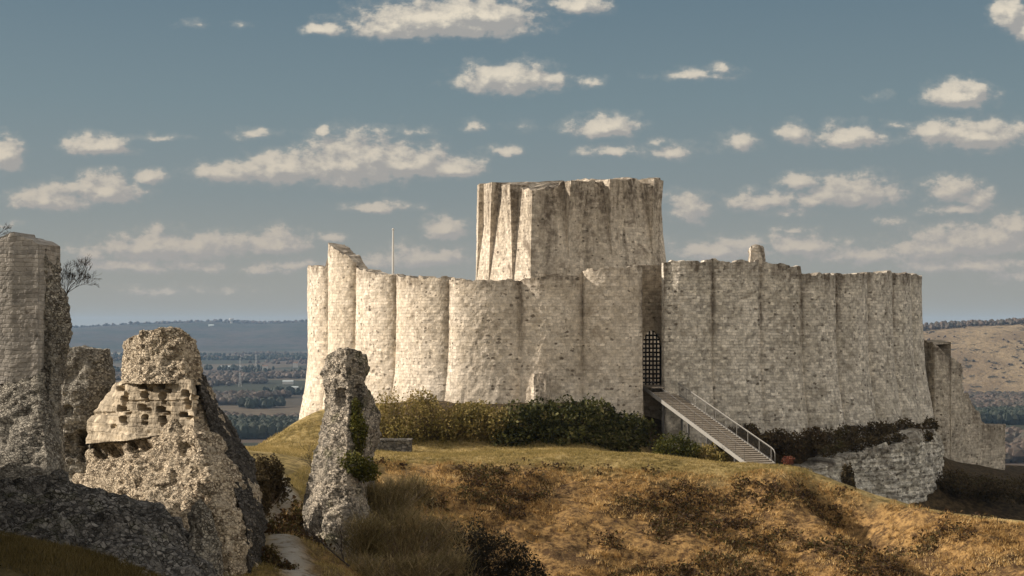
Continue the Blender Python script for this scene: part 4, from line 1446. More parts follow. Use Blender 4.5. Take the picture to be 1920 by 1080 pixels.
loft("rubble_foot", [
    [(-260, 735, 47.5), (-260, 900, 43), (-260, 1040, 40)],
    [(-60, 728, 46.2), (-60, 830, 44.6), (-60, 960, 41.0), (-60, 1040, 38.5)],
    [(15, 716, 45.7), (20, 800, 44.8), (25, 880, 43.2), (30, 960, 41), (30, 1040, 38.5)],
    [(70, 702, 45.5), (78, 780, 44.8), (86, 850, 43.8), (95, 920, 42.2), (110, 1010, 40)],
    [(104, 690, 46.2), (110, 780, 45.8), (106, 850, 45), (118, 905, 43.8), (165, 960, 42)],
    [(110, 690, 48.5), (118, 800, 49), (120, 900, 48.5), (170, 1000, 47)],
    [(-260, 735, 50), (-260, 1040, 50)]], .09, m_rub_grey, TA, [('fbm', .22, 1.0), ('stone', .07, .3), ('fbm', .05, .2)], seed=25, capup=-.3)

slab_capped("unseen_shade_wall", [(960 + S * -17.5 / 43.5, 430, 1000, 43.5), (960 + S * -16.2 / 38, 420, 1100, 38.0), (960 + S * -15.2 / 34, 430, 1200, 34.0), (960 + S * -14.4 / 30, 480, 1300, 30.0), (960 + S * -13.8 / 27, 560, 1400, 27.0)], 1.2, m_rub_grey, TA, step=.25, seed=22)  # out-of-frame wall, added so that its shadow covers the near corner

# lower wall behind it
WB = empty("ruined_wall", P(160, 900, 57), "short level-topped rubble wall with a black window hole, between the tall stump and the slotted ruin", "wall ruin")
loft("wall_mass", [
    [(96, 664, 58), (96, 780, 57.5), (100, 900, 56.5)],
    [(120, 657, 57), (120, 780, 56.5), (125, 920, 55.5)],
    [(165, 655, 56.8), (168, 780, 56.3), (170, 920, 55.5)],
    [(203, 653, 57), (212, 715, 57), (205, 760, 57), (190, 920, 56.5)],
    [(206, 655, 59), (214, 720, 59.5), (205, 920, 59)],
    [(100, 664, 60), (100, 920, 60)]], .08, m_rub_grey, WB, [('fbm', .2, .8), ('stone', .07, .3)],
    holes=[(153, 820, 15, 13, .9), (156, 850, 10, 14, .5), (126, 770, 9, 10, .25), (132, 838, 12, 20, .3)], seed=27, capup=.1)

# slotted ruin
RC = empty("slotted_ruin", P(300, 1040, 52), "big sunlit rubble ruin with a domed top and four columns of dark sockets", "ruin")
SOCK = []
for (sx, rows_) in ((229, (728, 747, 766, 786)), (270, (722, 741, 762, 783)), (304, (725, 744, 766, 786)), (348, (735, 755, 776))):
    for j, yy in enumerate(rows_):
        SOCK.append((sx + (j % 2) * 4 - 2 + rng.uniform(-2, 2), yy + rng.uniform(-2, 2), rng.uniform(6, 9), rng.uniform(4.5, 6.5), .40))
        SOCK.append((sx + 9 - (j % 2) * 6 + rng.uniform(-2, 2), yy + 9 + rng.uniform(-2, 2), rng.uniform(4, 7), rng.uniform(3, 5), .32))
loft("ashlar_band", [
    [(214, 722, 56.0), (190, 756, 55.8), (164, 790, 55.6), (161, 832, 55.4)],
    [(224, 716, 54.4), (212, 760, 54.2), (206, 828, 54.0)],
    [(240, 712, 53.2), (240, 760, 52.9), (240, 826, 52.7)],
    [(300, 708, 52.2), (300, 760, 51.9), (300, 815, 51.8)],
    [(358, 712, 51.2), (362, 760, 51.0), (364, 812, 50.8)],
    [(366, 716, 52.6), (372, 765, 52.6), (374, 812, 52.6)],
    [(340, 716, 56), (350, 812, 56)],
    [(226, 720, 57.5), (185, 830, 57.8)]], .055, m_slotted, RC, [('fbm', .07, .7), ('fbm', .06, .2), ('strata', .07, .33)], holes=SOCK + [(213, 800, 5, 4, .15), (190, 775, 26, 3, .10), (300, 752, 70, 1.6, .06)], seed=31, capup=.4)
loft("domed_top", [
    [(233, 642, 54.2), (230, 680, 54.2), (228, 722, 54.2)],
    [(240, 632, 53.4), (238, 680, 53.3), (236, 718, 53.1)],
    [(264, 622, 52.5), (263, 680, 52.3), (262, 720, 52.1)],
    [(300, 618, 52.1), (300, 680, 51.9), (300, 720, 51.7)],
    [(340, 618, 51.9), (345, 680, 51.7), (348, 720, 51.5)],
    [(364, 632, 52.4), (372, 670, 52.4), (376, 722, 52.3)],
    [(364, 640, 54), (374, 690, 54.5), (370, 720, 54.5)],
    [(300, 622, 55.5), (300, 720, 56)],
    [(245, 638, 55.5), (235, 720, 56)]], .055, m_rub_warm, RC, [('fbm', .16, .8), ('fbm', .12, .35), ('stone', .05, .2)], seed=33, capup=.15)
loft("rubble_core", [
    [(168, 815, 57.0), (172, 834, 56.6), (160, 848, 55.8), (142, 890, 55.0), (128, 950, 53.8), (118, 1030, 52.5)],
    [(200, 812, 55.4), (200, 832, 55.2), (195, 850, 54.2), (185, 900, 53.4), (178, 960, 52.2), (170, 1040, 50.8)],
    [(247, 806, 53.2), (247, 824, 53.0), (245, 842, 51.9), (245, 900, 50.6), (240, 960, 49.4), (235, 1050, 48)],
    [(300, 795, 51.9), (305, 820, 51.2), (315, 900, 49.6), (325, 980, 48), (335, 1070, 46.8)],
    [(358, 795, 51.0), (368, 820, 50.2), (395, 900, 48.6), (420, 990, 47.4), (440, 1120, 46.4)],
    [(374, 790, 51.6), (400, 845, 50.4), (432, 910, 49.2), (458, 990, 48.2), (474, 1120, 47.2)],
    [(376, 700, 53.6), (410, 770, 53.4), (438, 815, 53), (470, 870, 52.4), (487, 930, 51.6), (488, 1000, 50.8), (487, 1120, 50)],
    [(372, 690, 55.5), (400, 770, 56), (420, 830, 56), (440, 900, 56), (450, 1100, 56)],
    [(200, 790, 57.5), (170, 850, 57.5), (150, 1030, 57)]], .065, m_rub_warm, RC, [('fbm', .34, 1.2), ('fbm', .24, .5), ('stone', .06, .22), ('fbm', .05, .14)],
    holes=[(203, 846, 26, 13, .55), (262, 838, 22, 12, .35), (150, 870, 10, 16, .3), (350, 842, 14, 12, .25)], seed=35, capup=-.4)

loft("shaded_lichened_flank", [  # side away from the sun: lichen and painted shade in one dark skin
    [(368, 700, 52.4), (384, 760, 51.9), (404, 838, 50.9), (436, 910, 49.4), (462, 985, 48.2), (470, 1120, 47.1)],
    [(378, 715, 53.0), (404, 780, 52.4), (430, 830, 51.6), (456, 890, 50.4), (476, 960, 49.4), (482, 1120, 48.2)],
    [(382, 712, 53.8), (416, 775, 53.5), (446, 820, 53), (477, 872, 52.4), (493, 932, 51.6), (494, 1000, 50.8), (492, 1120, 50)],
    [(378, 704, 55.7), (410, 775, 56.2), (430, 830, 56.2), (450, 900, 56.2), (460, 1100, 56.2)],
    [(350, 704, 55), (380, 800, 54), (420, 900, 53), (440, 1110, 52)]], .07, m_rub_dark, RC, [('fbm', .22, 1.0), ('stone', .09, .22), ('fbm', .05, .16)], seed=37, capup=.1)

# free-standing pillar
PL = empty("rubble_pillar", P(650, 1040, 62), "free-standing crooked pillar of lichened rubble with a dark bent head, in front of the wall", "pillar ruin")
pl = loft("pillar_mass", [
    [(613, 672, 63), (607, 692, 63), (606, 725, 62.8), (611, 745, 62.8), (604, 795, 62.6), (596, 830, 62.4), (586, 865, 62), (577, 910, 61.5), (566, 960, 61), (572, 1010, 60), (600, 1060, 58)],
    [(633, 655, 62), (627, 700, 62), (626, 745, 61.8), (625, 790, 61.3), (620, 840, 60.8), (612, 890, 60.2), (602, 950, 59.4), (612, 1010, 58.4), (630, 1070, 57)],
    [(650, 651, 61.6), (648, 700, 61.5), (656, 745, 61.3), (652, 790, 60.8), (650, 840, 60.2), (648, 890, 59.8), (652, 950, 59.2), (660, 1010, 58.6), (668, 1080, 58)],
    [(676, 658, 61.8), (680, 690, 61.8), (676, 715, 61.9), (684, 745, 61.8), (690, 790, 61.5), (688, 840, 61.2), (678, 890, 61), (688, 950, 60.4), (700, 1010, 60), (705, 1080, 59.5)],
    [(688, 676, 63), (696, 690, 63), (681, 717, 63), (698, 742, 63), (712, 772, 63), (714, 815, 63), (702, 850, 63), (700, 890, 63), (706, 950, 63), (716, 1020, 63), (722, 1080, 63)],
    [(660, 660, 64.5), (672, 720, 64.6), (690, 780, 65), (690, 850, 65), (690, 950, 65.5), (700, 1080, 65)],
    [(626, 664, 64.5), (622, 740, 64.6), (618, 800, 64.8), (605, 870, 65), (590, 960, 65), (600, 1070, 64)]], .075, m_rub_pil, PL, [('fbm', .14, .9), ('fbm', .17, .4), ('stone', .06, .26), ('fbm', .05, .16)], seed=41, capup=0.0,
    holes=[(672, 752, 8, 30, .35), (668, 790, 9, 20, .3), (640, 745, 10, 16, .2)])

# dark foreground rocks
RB = empty("rock_bank", P(180, 1010, 38), "low bank of dark lichened rock in the near corner below the tall stump", "rock bank")
bank_pts = [(-160, 900, 1010), (-40, 905, 1010), (60, 900, 1015), (110, 898, 1020), (150, 922, 1025), (185, 934, 1030), (232, 932, 1035), (270, 944, 1045), (305, 956, 1060), (340, 986, 1080), (372, 1020, 1110), (400, 1060, 1130)]
loft("rock_mass", [[(a_, b_ + 70, 44.5), (a_, b_ + 8, 42.6), (a_, b_, 41.4), (a_ - 3, b_ + (c_ - b_) * .35, 39.2), (a_ - 6, b_ + (c_ - b_) * .75, 37.0), (a_ - 8, c_ + 20, 35.2)] for (a_, b_, c_) in bank_pts], .09, m_rock, RB, [('fbm', .55, 1.2), ('fbm', .22, .5), ('stone', .12, .4), ('fbm', .07, .25)], closed=False, seed=51)
RE = empty("standing_rock", P(380, 1080, 40), "narrow upright grey rock at the foot of the slotted ruin", "rock")
loft("rock_body", [
    [(350, 985, 41), (345, 1020, 40.8), (338, 1100, 40.5)],
    [(362, 950, 40.3), (358, 1020, 39.9), (352, 1110, 39.5)],
    [(376, 936, 40.2), (380, 1020, 39.8), (384, 1110, 39.4)],
    [(394, 950, 40.5), (405, 1010, 40.2), (412, 1110, 40)],
    [(398, 965, 41.3), (410, 1030, 41.3), (415, 1110, 41.3)],
    [(365, 960, 42), (355, 1100, 42)]], .07, m_rub_grey, RE, [('fbm', .2, .7), ('stone', .06, .3), ('fbm', .05, .2)], seed=53, capup=.1)

# ------------------------------------------------------------------ vegetation on the terrace and under the walls
G_BR = "brambles along the foot of the castle wall"
bush("thorn_shrub", "sunlit tan half-bare shrub just right of the rubble pillar", "shrub", [(728, 790, 109.5, 30, 54), (700, 815, 110, 26, 34), (760, 812, 108.5, 34, 34)], 5200, .085, m_olive, G_BR, 260, .018, .3)
bush("thorn_shrub", "olive shrub with bare upright twigs behind the stone trough", "shrub", [(800, 795, 109.5, 40, 42), (840, 806, 109, 36, 34), (790, 764, 111, 40, 34)], 6500, .085, m_olive, G_BR, 420, .018, .3)
bush("thorn_shrub", "yellow-olive bushy shrub between the tan twigs and the dark brambles", "shrub", [(890, 798, 109.5, 46, 40), (930, 800, 109, 40, 40), (880, 776, 111, 50, 24)], 7000, .10, leafy("mixed_shrub_leaf", [(.05, .048, .014), (.15, .125, .035), (.27, .21, .07), (.40, .30, .14)]), G_BR, 160, .016, .4)
bush("bramble", "dark green bramble thicket under the plain middle bulges, left one of the brambles", "bramble", [(985, 800, 109, 48, 44), (1020, 785, 110.5, 46, 34), (960, 822, 108.6, 40, 22)], 5200, .13, m_bramble, G_BR, 110, .015, .5)
bush("bramble", "largest dark bramble thicket rising highest against the wall", "bramble", [(1085, 795, 109.2, 54, 46), (1060, 820, 108.5, 50, 24), (1120, 780, 110.8, 46, 30)], 5600, .13, m_bramble, G_BR, 110, .015, .5)
bush("bramble", "dark bramble thicket next to the wall corner left of the steps", "bramble", [(1165, 815, 109.5, 46, 34), (1190, 808, 111, 36, 34), (1140, 822, 108.8, 36, 22)], 4400, .13, m_bramble, G_BR, 90, .015, .5)
bush("gorse_bush", "green-topped rounded bush beneath the steps", "bush", [(1266, 842, 104.5, 38, 28), (1296, 850, 104, 30, 20), (1245, 850, 104, 22, 18)], 6500, .075, m_ivy, None, 50, .014, .5)
bush("gorse_bush", "small yellowish leafy bush tucked under the lower steps", "bush", [(1330, 852, 103.5, 20, 18), (1352, 858, 103, 14, 12)], 1800, .07, m_olive, None, 30, .014, .4)
bush("weed_clump", "small reddish weed at the foot of the handrail", "weed", [(1478, 864, 98, 12, 9)], 350, .05, leafy("red_weed", [(.10, .03, .02), (.2, .06, .04), (.14, .07, .03)]), None, 14, .01, .2)
m_bracken = leafy("brown_bank_leaf", [(.030, .023, .012), (.075, .052, .027), (.13, .09, .045), (.07, .065, .026)])
G_BK = "dark shrubs on the bank under the right flank"
bk = [(1385, 808, 115.6, 44, 30, "dark brown shrub on the bank beside the upper steps"), (1440, 822, 113.5, 50, 36, "dark bank shrub above the foot of the steps"), (1505, 820, 114.8, 52, 40, "broad dark shrub on the bank just left of the white chalk"),
      (1565, 815, 117, 50, 40, "blackish shrub hanging over the narrow left part of the chalk"), (1620, 805, 119, 48, 34, "dark shrub over the middle of the chalk cliff"), (1672, 800, 121, 42, 34, "dark shrub spilling down a cleft of the chalk cliff"), (1722, 796, 123, 36, 28, "dark shrub at the right brow of the chalk cliff")]
for (bx_, by_, bY, rx__, rz__, lb) in bk:
    bush("bank_shrub", lb, "shrub", ([(bx_ - 14, by_ + 30, bY - 3.6, 20, 12), (bx_ + 14, by_ + 22, bY - 3.4, 16, 11)] if bx_ > 1550 else []) + [(bx_ - 8, by_ + 12, bY, rx__ * .55, rz__ * .6), (bx_ - 30, by_ + 22, bY - .8, rx__ * .45, rz__ * .42), (bx_ + 22, by_ + 2, bY + .6, rx__ * .45, rz__ * .55)], 2600, .11, m_darkveg if bx_ > 1550 else m_bracken, G_BK, 70, .016, .4)
G_DT = "dark bushes in the ditch beyond the mound"
for (bx_, by_, bY, rx__, rz__, lb) in ((1790, 905, 121, 34, 22, "black bush in the corner beside the right end of the chalk"), (1840, 912, 122, 40, 22, "dark ditch bush below the stepped outer wall"), (1905, 918, 120, 46, 24, "dark ditch bush farthest from the castle"), (1590, 905, 109, 12, 30, "dark twiggy plant climbing the crack in the chalk")):
    bush("ditch_bush", lb, "bush", [(bx_, by_, bY, rx__, rz__), (bx_ + rx__ * .5, by_ + 12, bY - 1, rx__ * .6, rz__ * .6)], 3000, .09, m_darkveg, G_DT, 40, .016, .4)

# ivy on the pillar and shrubs near it
iv, C_, R_ = blob_points([(672, 815, 60.8, 18, 36), (665, 870, 60, 30, 22), (690, 885, 60.2, 22, 18), (668, 770, 61.2, 10, 26)], 4200, .5)
V, Q = leaves(iv, .055)
IV = empty("ivy", P(670, 890, 60), "green ivy clinging to the lower right of the rubble pillar", "ivy")
mk("foliage", V, [Q], m_ivy, IV)
mb = MB()
stems(mb, None, C_, R_, 30, .012, 4)
mb.build("vine", m_bark, IV)


def broom(name, label, blobs, n, length, mat, group=None, wid=.012):
    """a sheaf-like shrub of many thin green stems"""
    C = PP([(b[0], b[1], b[2]) for b in blobs])
    Rr = np.array([(b[3] / S * b[2], b[3] * .8 / S * b[2], b[4] / S * b[2]) for b in blobs])
    root = empty(name, (float(C[:, 0].mean()), float(C[:, 1].mean()), float((C[:, 2] - Rr[:, 2]).min())), label, "shrub", group)
    k_ = rng.choice(len(blobs), n)
    base = C[k_] + np.stack([rng.normal(0, .45, n) * Rr[k_, 0], rng.normal(0, .45, n) * Rr[k_, 1], rng.uniform(-1, .35, n) * Rr[k_, 2]], 1)
    d = np.stack([rng.normal(0, .75, n), rng.normal(0, .75, n), np.abs(rng.normal(.7, .35, n))], 1)
    d /= np.linalg.norm(d, axis=1)[:, None]
    ln = length * rng.uniform(.5, 1.2, n)
    an = rng.uniform(0, math.pi, n)
    w = np.stack([np.cos(an), np.sin(an), 0 * an], 1) * wid * rng.uniform(.6, 1.4, n)[:, None]
    mid = base + d * ln[:, None] * .55
    tip = base + d * ln[:, None] + np.array((0, 0, -.12)) * ln[:, None]
    V = np.stack([base - w, base + w, mid + w * .8, mid - w * .8, tip], 1).reshape(-1, 3)
    i = np.arange(n) * 5
    mk("stem_mass", V, [np.stack([i, i + 1, i + 2, i + 3], 1), np.stack([i + 3, i + 2, i + 4], 1)], mat, root)
    mb = MB()
    stems(mb, None, C, Rr, 110, .016, n)
    mb.build("branches", m_twig, root)
    return root


broom("broom_shrub", "tall wispy broom shrub against the foot of the rubble pillar", [(696, 935, 61.5, 34, 44), (735, 930, 64, 46, 44), (775, 915, 68, 44, 36)], 4600, .8, m_broom, "wispy broom shrubs on the near slope")
broom("broom_shrub", "wide wispy broom shrub sprawling over the slope, largest of its kind", [(750, 985, 61, 66, 56), (810, 1000, 64, 60, 50), (690, 1000, 57.5, 44, 50)], 6500, .8, m_broom, "wispy broom shrubs on the near slope")
broom("broom_shrub", "low wispy broom shrub at the bottom edge of the view", [(680, 1066, 55, 60, 34), (770, 1064, 57, 60, 40), (840, 1060, 60, 40, 34)], 4600, .65, m_broom, "wispy broom shrubs on the near slope")
bush("dark_bush", "black rounded bush at the bottom of the mound slope", "bush", [(870, 1040, 70, 60, 60), (930, 1050, 71, 64, 52), (975, 1080, 70, 60, 36), (840, 1075, 68, 50, 50)], 15000, .06, leafy("cast_shadow_leaf", [(.010, .009, .005), (.022, .018, .009), (.04, .032, .014)]), None, 40, .015, .5)  # added bush; its near-black leaf colour stands in for a cast shadow
bush("dark_bush", "dark brown bush at the head of the chalk path beside the slotted ruin", "bush", [(500, 890, 62, 34, 34), (515, 915, 62, 26, 30), (488, 930, 60, 22, 40)], 6500, .06, m_darkveg, None, 40, .012, .4)
bush("dark_bush", "small dark bush below the path bend", "bush", [(505, 1050, 50, 22, 26), (530, 1070, 49.5, 26, 20)], 2600, .05, m_heath, None, 30, .01, .4)


# bare trees and branches
def bare_tree(name, label, cat, base, height, tilt, depth, spread, r0, seed_):
    rr = random.Random(seed_)
    root = empty(name, base, label, cat)
    tr = MB()
    limbs = []

    def grow(p, d, ln, r, lev, br=None):
        pts = [p]
        q_ = p
        dd = d
        for i in range(3):
            dd = (dd + Vector((rr.gauss(0, .1), rr.gauss(0, .1), rr.gauss(.04, .08)))).normalized()
            q_ = q_ + dd * ln / 3
            pts.append(q_)
        (tr if lev == 0 else br).tube([tuple(x) for x in pts], [r, r * .85, r * .7, r * .55], 5 if lev < 2 else 3)
        if lev >= depth:
            return
        for i in range(rr.choice((5, 6) if lev == 0 else (3, 4) if lev < 3 else (2, 3))):
            t = rr.uniform(.12 if lev == 0 else .35, 1.0)
            k_ = min(2, int(t * 3))
            sp = pts[k_] + (pts[k_ + 1] - pts[k_]) * (t * 3 - k_)
            ax = Vector((rr.gauss(0, 1), rr.gauss(0, 1), rr.gauss(0, .6))).normalized()
            nd = (dd + ax * spread).normalized()
            if lev == 0:
                limbs.append(MB())
            grow(sp, nd, ln * rr.uniform(.55, .8), max(r * .52, .004), lev + 1, limbs[-1] if lev == 0 else br)
    grow(Vector(base), Vector(tilt).normalized(), height * .42, r0, 0)
    tr.build("trunk", m_bark, root)
    for lb in limbs:
        lb.build("limb", m_bark, root)
    return root


bare_tree("bare_tree", "leafless dark tree growing out of the broken side of the tall stump", "tree", P(120, 572, 48.5), 1.75, (.18, 0, .95), 6, .55, .022, 3)
bare_tree("bare_tree", "tiny leafless twigs on the brow of the tall stump", "tree", P(-6, 452, 47), .75, (.2, 0, 1), 4, .8, .010, 8)
bare_tree("fallen_branch", "bare dark branch leaning out over the chalk path", "branch", P(655, 1062, 53), 3.4, (-.55, .1, .5), 3, .4, .04, 12)
bare_tree("bare_sapling", "bare thin sapling on the grass just left of the rubble pillar", "sapling", P(586, 888, 80), 2.0, (-.3, 0, 1), 4, .7, .02, 21)

# ------------------------------------------------------------------ ground cover (nobody could count it)
mk_ = lambda name, V, F, mat: tag(mk(name, V, F, mat), kind='stuff')
fieldm = lambda x, y: mound_mask(x, y) > .25


def pn(x, y, sc, sd_):
    return fbm(np.stack([x / sc, y / sc, 0 * x], 1), 3, sd_)


pos = on_ground(46000, -10, 42, 55, 99, lambda x, y: (mound_mask(x, y) > .2) & (pn(x, y, 4.0, 31) > -.22))
V, T = blades(pos, 5, .17, .03, 1.0, .12)
mk_("dry_grass", V, [T], m_dryg)
pos = on_ground(30000, -10, 42, 55, 98, lambda x, y: (mound_mask(x, y) > .3) & (pn(x, y, 4.2, 44) + .8 * pn(x, y, 1.5, 45) > .16))
nl_ = 11
d_ = rng.normal(size=(len(pos) * nl_, 3))
d_ /= np.linalg.norm(d_, axis=1)[:, None]
d_[:, 2] = np.abs(d_[:, 2])
lp = np.repeat(pos, nl_, 0) + d_ * np.array((.34, .34, .44)) * np.repeat(rng.uniform(.5, 1.4, len(pos)), nl_)[:, None]
V, Q = leaves(lp, .085)
mk_("heather", V, [Q], m_heath)
pos = on_ground(7000, -10, 42, 55, 97.5, lambda x, y: (mound_mask(x, y) > .35) & (pn(x, y, 3.0, 61) + .6 * pn(x, y, .9, 62) > .0))
V, T = blades(pos, 14, .28, .026, .7, .12)
mk_("tall_dry_grass", V, [T], m_dryg)
pos = on_ground(26000, -20, 20, 84, 113, lambda x, y: (mound_mask(x, y) < .5) & (np.interp(x, CREST[cx_s, 0], CREST[cx_s, 1]) - 6 < y) & (poly_dist(x, y, PATH) > 1.0))
V, T = blades(pos, 5, .15, .02, .8, .10)
mk_("turf", V, [T], m_turf)
pos = on_ground(16000, -16, 0, 28, 39, None)
V, T = blades(pos, 6, .16, .010, .7, .07)
mk_("rough_grass", V, [T], m_bottom)
pos = on_ground(16000, -13, -2, 45, 88, lambda x, y: poly_dist(x, y, PATH) > .8)
V, T = blades(pos, 5, .16, .012, .7, .1)
mk_("tussock_grass", V, [T], m_turf)


# loose stones fallen from the bank and the near ruins
npb = 420
sx_ = np.concatenate([rng.uniform(-13.5, -8.5, 300), rng.uniform(-12.0, -7.6, 120)])
sy_ = np.concatenate([rng.uniform(33.5, 37.8, 300), rng.uniform(40, 47, 120)])
sp_ = np.stack([sx_, sy_, hgt(sx_, sy_)], 1)
ico = np.array([(0, 0, 1), (.89, 0, .45), (.28, .85, .45), (-.72, .53, .45), (-.72, -.53, .45), (.28, -.85, .45), (.72, .53, -.45), (-.28, .85, -.45), (-.89, 0, -.45), (-.28, -.85, -.45), (.72, -.53, -.45), (0, 0, -1)])
icf = np.array([(0, 1, 2), (0, 2, 3), (0, 3, 4), (0, 4, 5), (0, 5, 1), (1, 6, 2), (2, 7, 3), (3, 8, 4), (4, 9, 5), (5, 10, 1), (6, 7, 2), (7, 8, 3), (8, 9, 4), (9, 10, 5), (10, 6, 1), (11, 7, 6), (11, 8, 7), (11, 9, 8), (11, 10, 9), (11, 6, 10)])
sr_ = rng.uniform(.04, .15, npb) * rng.uniform(.5, 1.4, npb)
Vs = sp_[:, None, :] + ico[None] * rng.uniform(.65, 1.25, (npb, 12, 1)) * sr_[:, None, None] * np.array((1.2, 1, .75))
mk_("loose_rubble", Vs.reshape(-1, 3), [(icf[None] + (np.arange(npb) * 12)[:, None, None]).reshape(-1, 3)], m_rub_grey)


# far woods in the valley
def crowns(pts, w, h):
    """low-poly tree crowns: 6-sided, two rings and a tip, each of its own size"""
    n = len(pts)
    an = np.arange(6) * math.pi / 3
    s_ = rng.uniform(.6, 1.3, n)
    r_ = []
    for (f, z) in ((.55, .12), (1.0, .45), (.6, .82)):
        jit = rng.uniform(.75, 1.25, (n, 6))
        r_.append(np.stack([pts[:, None, 0] + np.cos(an)[None] * w * f * s_[:, None] * jit, pts[:, None, 1] + np.sin(an)[None] * w * f * s_[:, None] * jit, pts[:, None, 2] + h * z * s_[:, None] * rng.uniform(.9, 1.1, (n, 6))], -1))
    tip = pts + np.stack([0 * s_, 0 * s_, h * s_], 1)
    V = np.concatenate(r_ + [tip[:, None]], 1)
    Q, T = [], []
    for a_ in range(2):
        for j in range(6):
            Q.append((a_ * 6 + j, a_ * 6 + (j + 1) % 6, a_ * 6 + 6 + (j + 1) % 6, a_ * 6 + 6 + j))
    for j in range(6):
        T.append((12 + j, 12 + (j + 1) % 6, 18))
    o = (np.arange(n) * 19)[:, None, None]
    return V.reshape(-1, 3), (np.array(Q)[None] + o).reshape(-1, 4), (np.array(T)[None] + o).reshape(-1, 3)


def belt(n, px0, px1, Y0, Y1, keep):
    px = rng.uniform(px0, px1, n)
    y = rng.uniform(Y0, Y1, n)
    x = (px - 960) / S * y
    k_ = keep(x, y)
    x, y = x[k_], y[k_]
    return np.stack([x, y, hgt(x, y, False) - .5], 1)


band = lambda x, y, y0, y1: (y > y0 + 60 * pn(x, y, 400, 3)) & (y < y1 + 60 * pn(x, y, 400, 4))
dk = np.concatenate([belt(2600, 340, 640, 1260, 1420, lambda x, y: band(x, y, 1270, 1400)), belt(1500, 340, 640, 1560, 1800, lambda x, y: pn(x, y, 260, 12) > .0),
                     belt(1800, 340, 640, 2050, 2350, lambda x, y: band(x, y, 2080, 2280) & (pn(x, y, 220, 15) > -.25)), belt(1500, 100, 640, 3000, 3300, lambda x, y: pn(x, y, 260, 18) > .0), belt(1600, 100, 640, 4200, 4900, lambda x, y: pn(x, y, 300, 22) > .1),
                     belt(1600, 1700, 2000, 1480, 1600, lambda x, y: band(x, y, 1490, 1580))])
V, Q, T = crowns(dk, 5.0, 12.0)
mk_("far_conifers", V, [Q, T], m_conifer)
lt = np.concatenate([belt(2500, 340, 640, 1400, 2050, lambda x, y: pn(x, y, 240, 32) > .05), belt(1900, 100, 640, 2300, 3000, lambda x, y: pn(x, y, 260, 35) > .1), belt(1500, 100, 640, 3300, 5200, lambda x, y: pn(x, y, 300, 38) > .2),
                     belt(2200, 1700, 2000, 1600, 2030, lambda x, y: pn(x, y, 200, 41) > -.4), belt(900, 1700, 2000, 1050, 1480, lambda x, y: pn(x, y, 160, 44) > .1)])
V, Q, T = crowns(lt, 6.0, 10.0)
mk_("far_woods", V, [Q, T], m_wood_far)
# trees on the skyline of both hills
hv, hi_ = hl
rowz = hv[:, 2].reshape(hi_.shape)
sel = hv.reshape(*hi_.shape, 3)[60:420, 50:75].reshape(-1, 3)
pick = sel[rng.integers(0, len(sel), 2600)] + rng.normal(0, 6, (2600, 3)) * (1, 1, .1)
V, Q, T = crowns(pick, 9.0, 13.0)
mk_("skyline_woods", V, [Q, T], m_wood_far)
hv, hi_ = hr
sel = hv.reshape(*hi_.shape, 3)[60:, 74:100].reshape(-1, 3)
pick = sel[rng.integers(0, len(sel), 1500)] + rng.normal(0, 3, (1500, 3)) * (1, 1, .1)
sel2 = hv.reshape(*hi_.shape, 3)[40:, 10:70].reshape(-1, 3)
k2 = sel2[rng.integers(0, len(sel2), 1400)]
k2 = k2[pn(k2[:, 0], k2[:, 1], 60, 71) > .18]
V, Q, T = crowns(np.concatenate([pick]), 4.5, 9.0)
mk_("ridge_woods", V, [Q, T], m_wood_far)
V, Q, T = crowns(k2, 2.6, 3.5)
mk_("hillside_scrub", V, [Q, T], m_wood_far)


# ------------------------------------------------------------------ far buildings
def house(name, label, px, py, Y, w, d, h, roofm, wallm, pitch=.3, group="far houses in the valley", zoff=None):
    x, y, _ = P(px, py, Y)
    z = P(px, py, Y)[2]
    root = empty(name, (x, y, z), label, "house" if h < 9 else "building", group)
    mb = MB()
    mb.box((x, y, z + h / 2 - 3), (w, d, h + 6))
    mb.build("wall", wallm, root)
    rh = d * pitch
    mb = MB()
    o_ = .5
    A_ = [(x - w / 2 - o_, y - d / 2 - o_, z + h), (x - w / 2 - o_, y + d / 2 + o_, z + h), (x - w / 2 - o_, y, z + h + rh)]
    B_ = [(x + w / 2 + o_, b_, c_) for (_, b_, c_) in A_]
    mb.add(A_ + B_, [(0, 3, 5, 2), (1, 2, 5, 4), (0, 1, 4, 3)], [(0, 2, 1), (3, 4, 5)])
    mb.build("roof", roofm, root)
    return root


house("warehouse", "long low warehouse with a pale sheet roof far out on the plain", 432, 692, 3300, 50, 24, 5, m_roofp, m_conc, .12, None)
house("far_house", "white house among dark trees right of the pylons", 497, 690, 3050, 11, 8, 4, m_roof, m_white)
house("far_house", "white house close to the left edge of the ring wall", 554, 684, 3200, 10, 8, 4, m_roof, m_white)
house("far_house", "long pale farm building in front of the dark tree belt", 540, 718, 2500, 18, 8, 2.5, m_roofp, m_white)
house("far_house", "small white cottage at the lower edge of the dark tree belt", 553, 730, 2250, 10, 7, 3, m_roofp, m_white)
house("hilltop_house", "tiny white house near the top of the wooded hill", 396, 614, 7250, 26, 20, 10, m_roofp, m_white, .3, None)
house("white_shed", "white shed roof showing over the end of the stepped outer wall", 1868, 800, 1560, 22, 10, 4, m_roofp, m_white, .2, None)
WT = empty("water_tower", P(434, 607, 7500), "tiny concrete water tower breaking the skyline of the wooded hill", "water tower")
mb = MB()
b_ = np.array(P(434, 610, 7500))
mb.tube([b_ - (0, 0, 30), b_ + (0, 0, 22)], 6, 10)
mb.build("shaft", m_conc, WT)
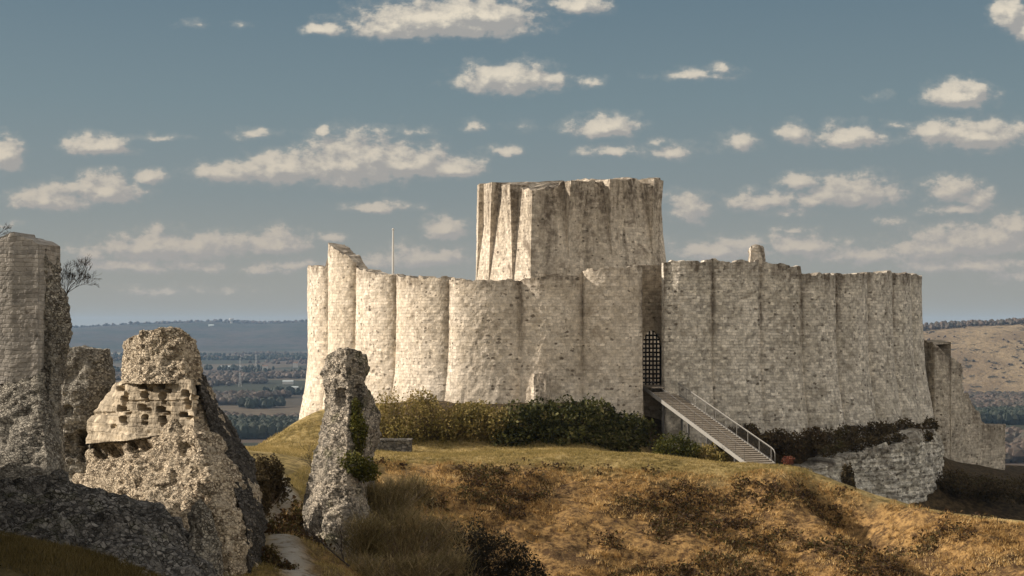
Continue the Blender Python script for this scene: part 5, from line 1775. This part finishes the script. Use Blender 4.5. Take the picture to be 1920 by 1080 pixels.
mb = MB()
mb.tube([b_ + (0, 0, 20), b_ + (0, 0, 27), b_ + (0, 0, 36), b_ + (0, 0, 38)], [6, 13, 13, 6], 12)
mb.build("tank", m_conc, WT)
for (px_, py_, Yp, hh, lb) in ((450, 700, 2900, 32, "thin lattice mast standing at the right end of the warehouse"), (480, 690, 3100, 30, "thin lattice mast out on the plain right of the warehouse"), (450, 722, 2400, 22, "short pale lattice mast in front of the dark tree belt")):
    root = empty("lattice_mast", P(px_, py_, Yp), lb, "mast", "lattice masts on the plain")
    b_ = np.array(P(px_, py_, Yp))
    mb = MB()
    for (sx, sy_) in ((-1, -1), (1, -1), (1, 1), (-1, 1)):
        mb.tube([b_ + (sx * 2.2, sy_ * 2.2, -3), b_ + (sx * .4, sy_ * .4, hh)], .14, 4)
    for kz in range(7):
        f0, f1 = kz / 7, (kz + 1) / 7
        for (sx, sy_, tx_, ty_) in ((-1, -1, 1, -1), (1, -1, -1, -1), (-1, 1, 1, 1)):
            w0, w1_ = 2.2 - 1.8 * f0, 2.2 - 1.8 * f1
            mb.tube([b_ + (sx * w0, sy_ * w0, hh * f0), b_ + (tx_ * w1_, ty_ * w1_, hh * f1)], .10, 3)
    mb.build("lattice", m_conc, root)
    for fz in (.72, .9):
        mb = MB()
        mb.box(b_ + (0, 0, hh * fz), (hh * .3, .4, .4))
        mb.build("crossarm", m_conc, root)

# ------------------------------------------------------------------ the air between here and the hills
mh = bpy.data.materials.new("haze_air")
mh.use_nodes = True
nt = mh.node_tree
nt.nodes.clear()
out = nt.nodes.new('ShaderNodeOutputMaterial')
vol = N(nt, 'ShaderNodeVolumePrincipled', {'Color': (.42, .66, 1.0, 1), 'Density': 4.4e-5, 'Anisotropy': 0.0})
nt.links.new(vol.outputs[0], out.inputs['Volume'])
mb = MB()
zlo, zhi = VALLEY - 20, 85.0
mb.box((0, 5600, (zlo + zhi) / 2), (19600, 12400, zhi - zlo))
hz = mb.build("haze", mh)
tag(hz, kind='stuff')
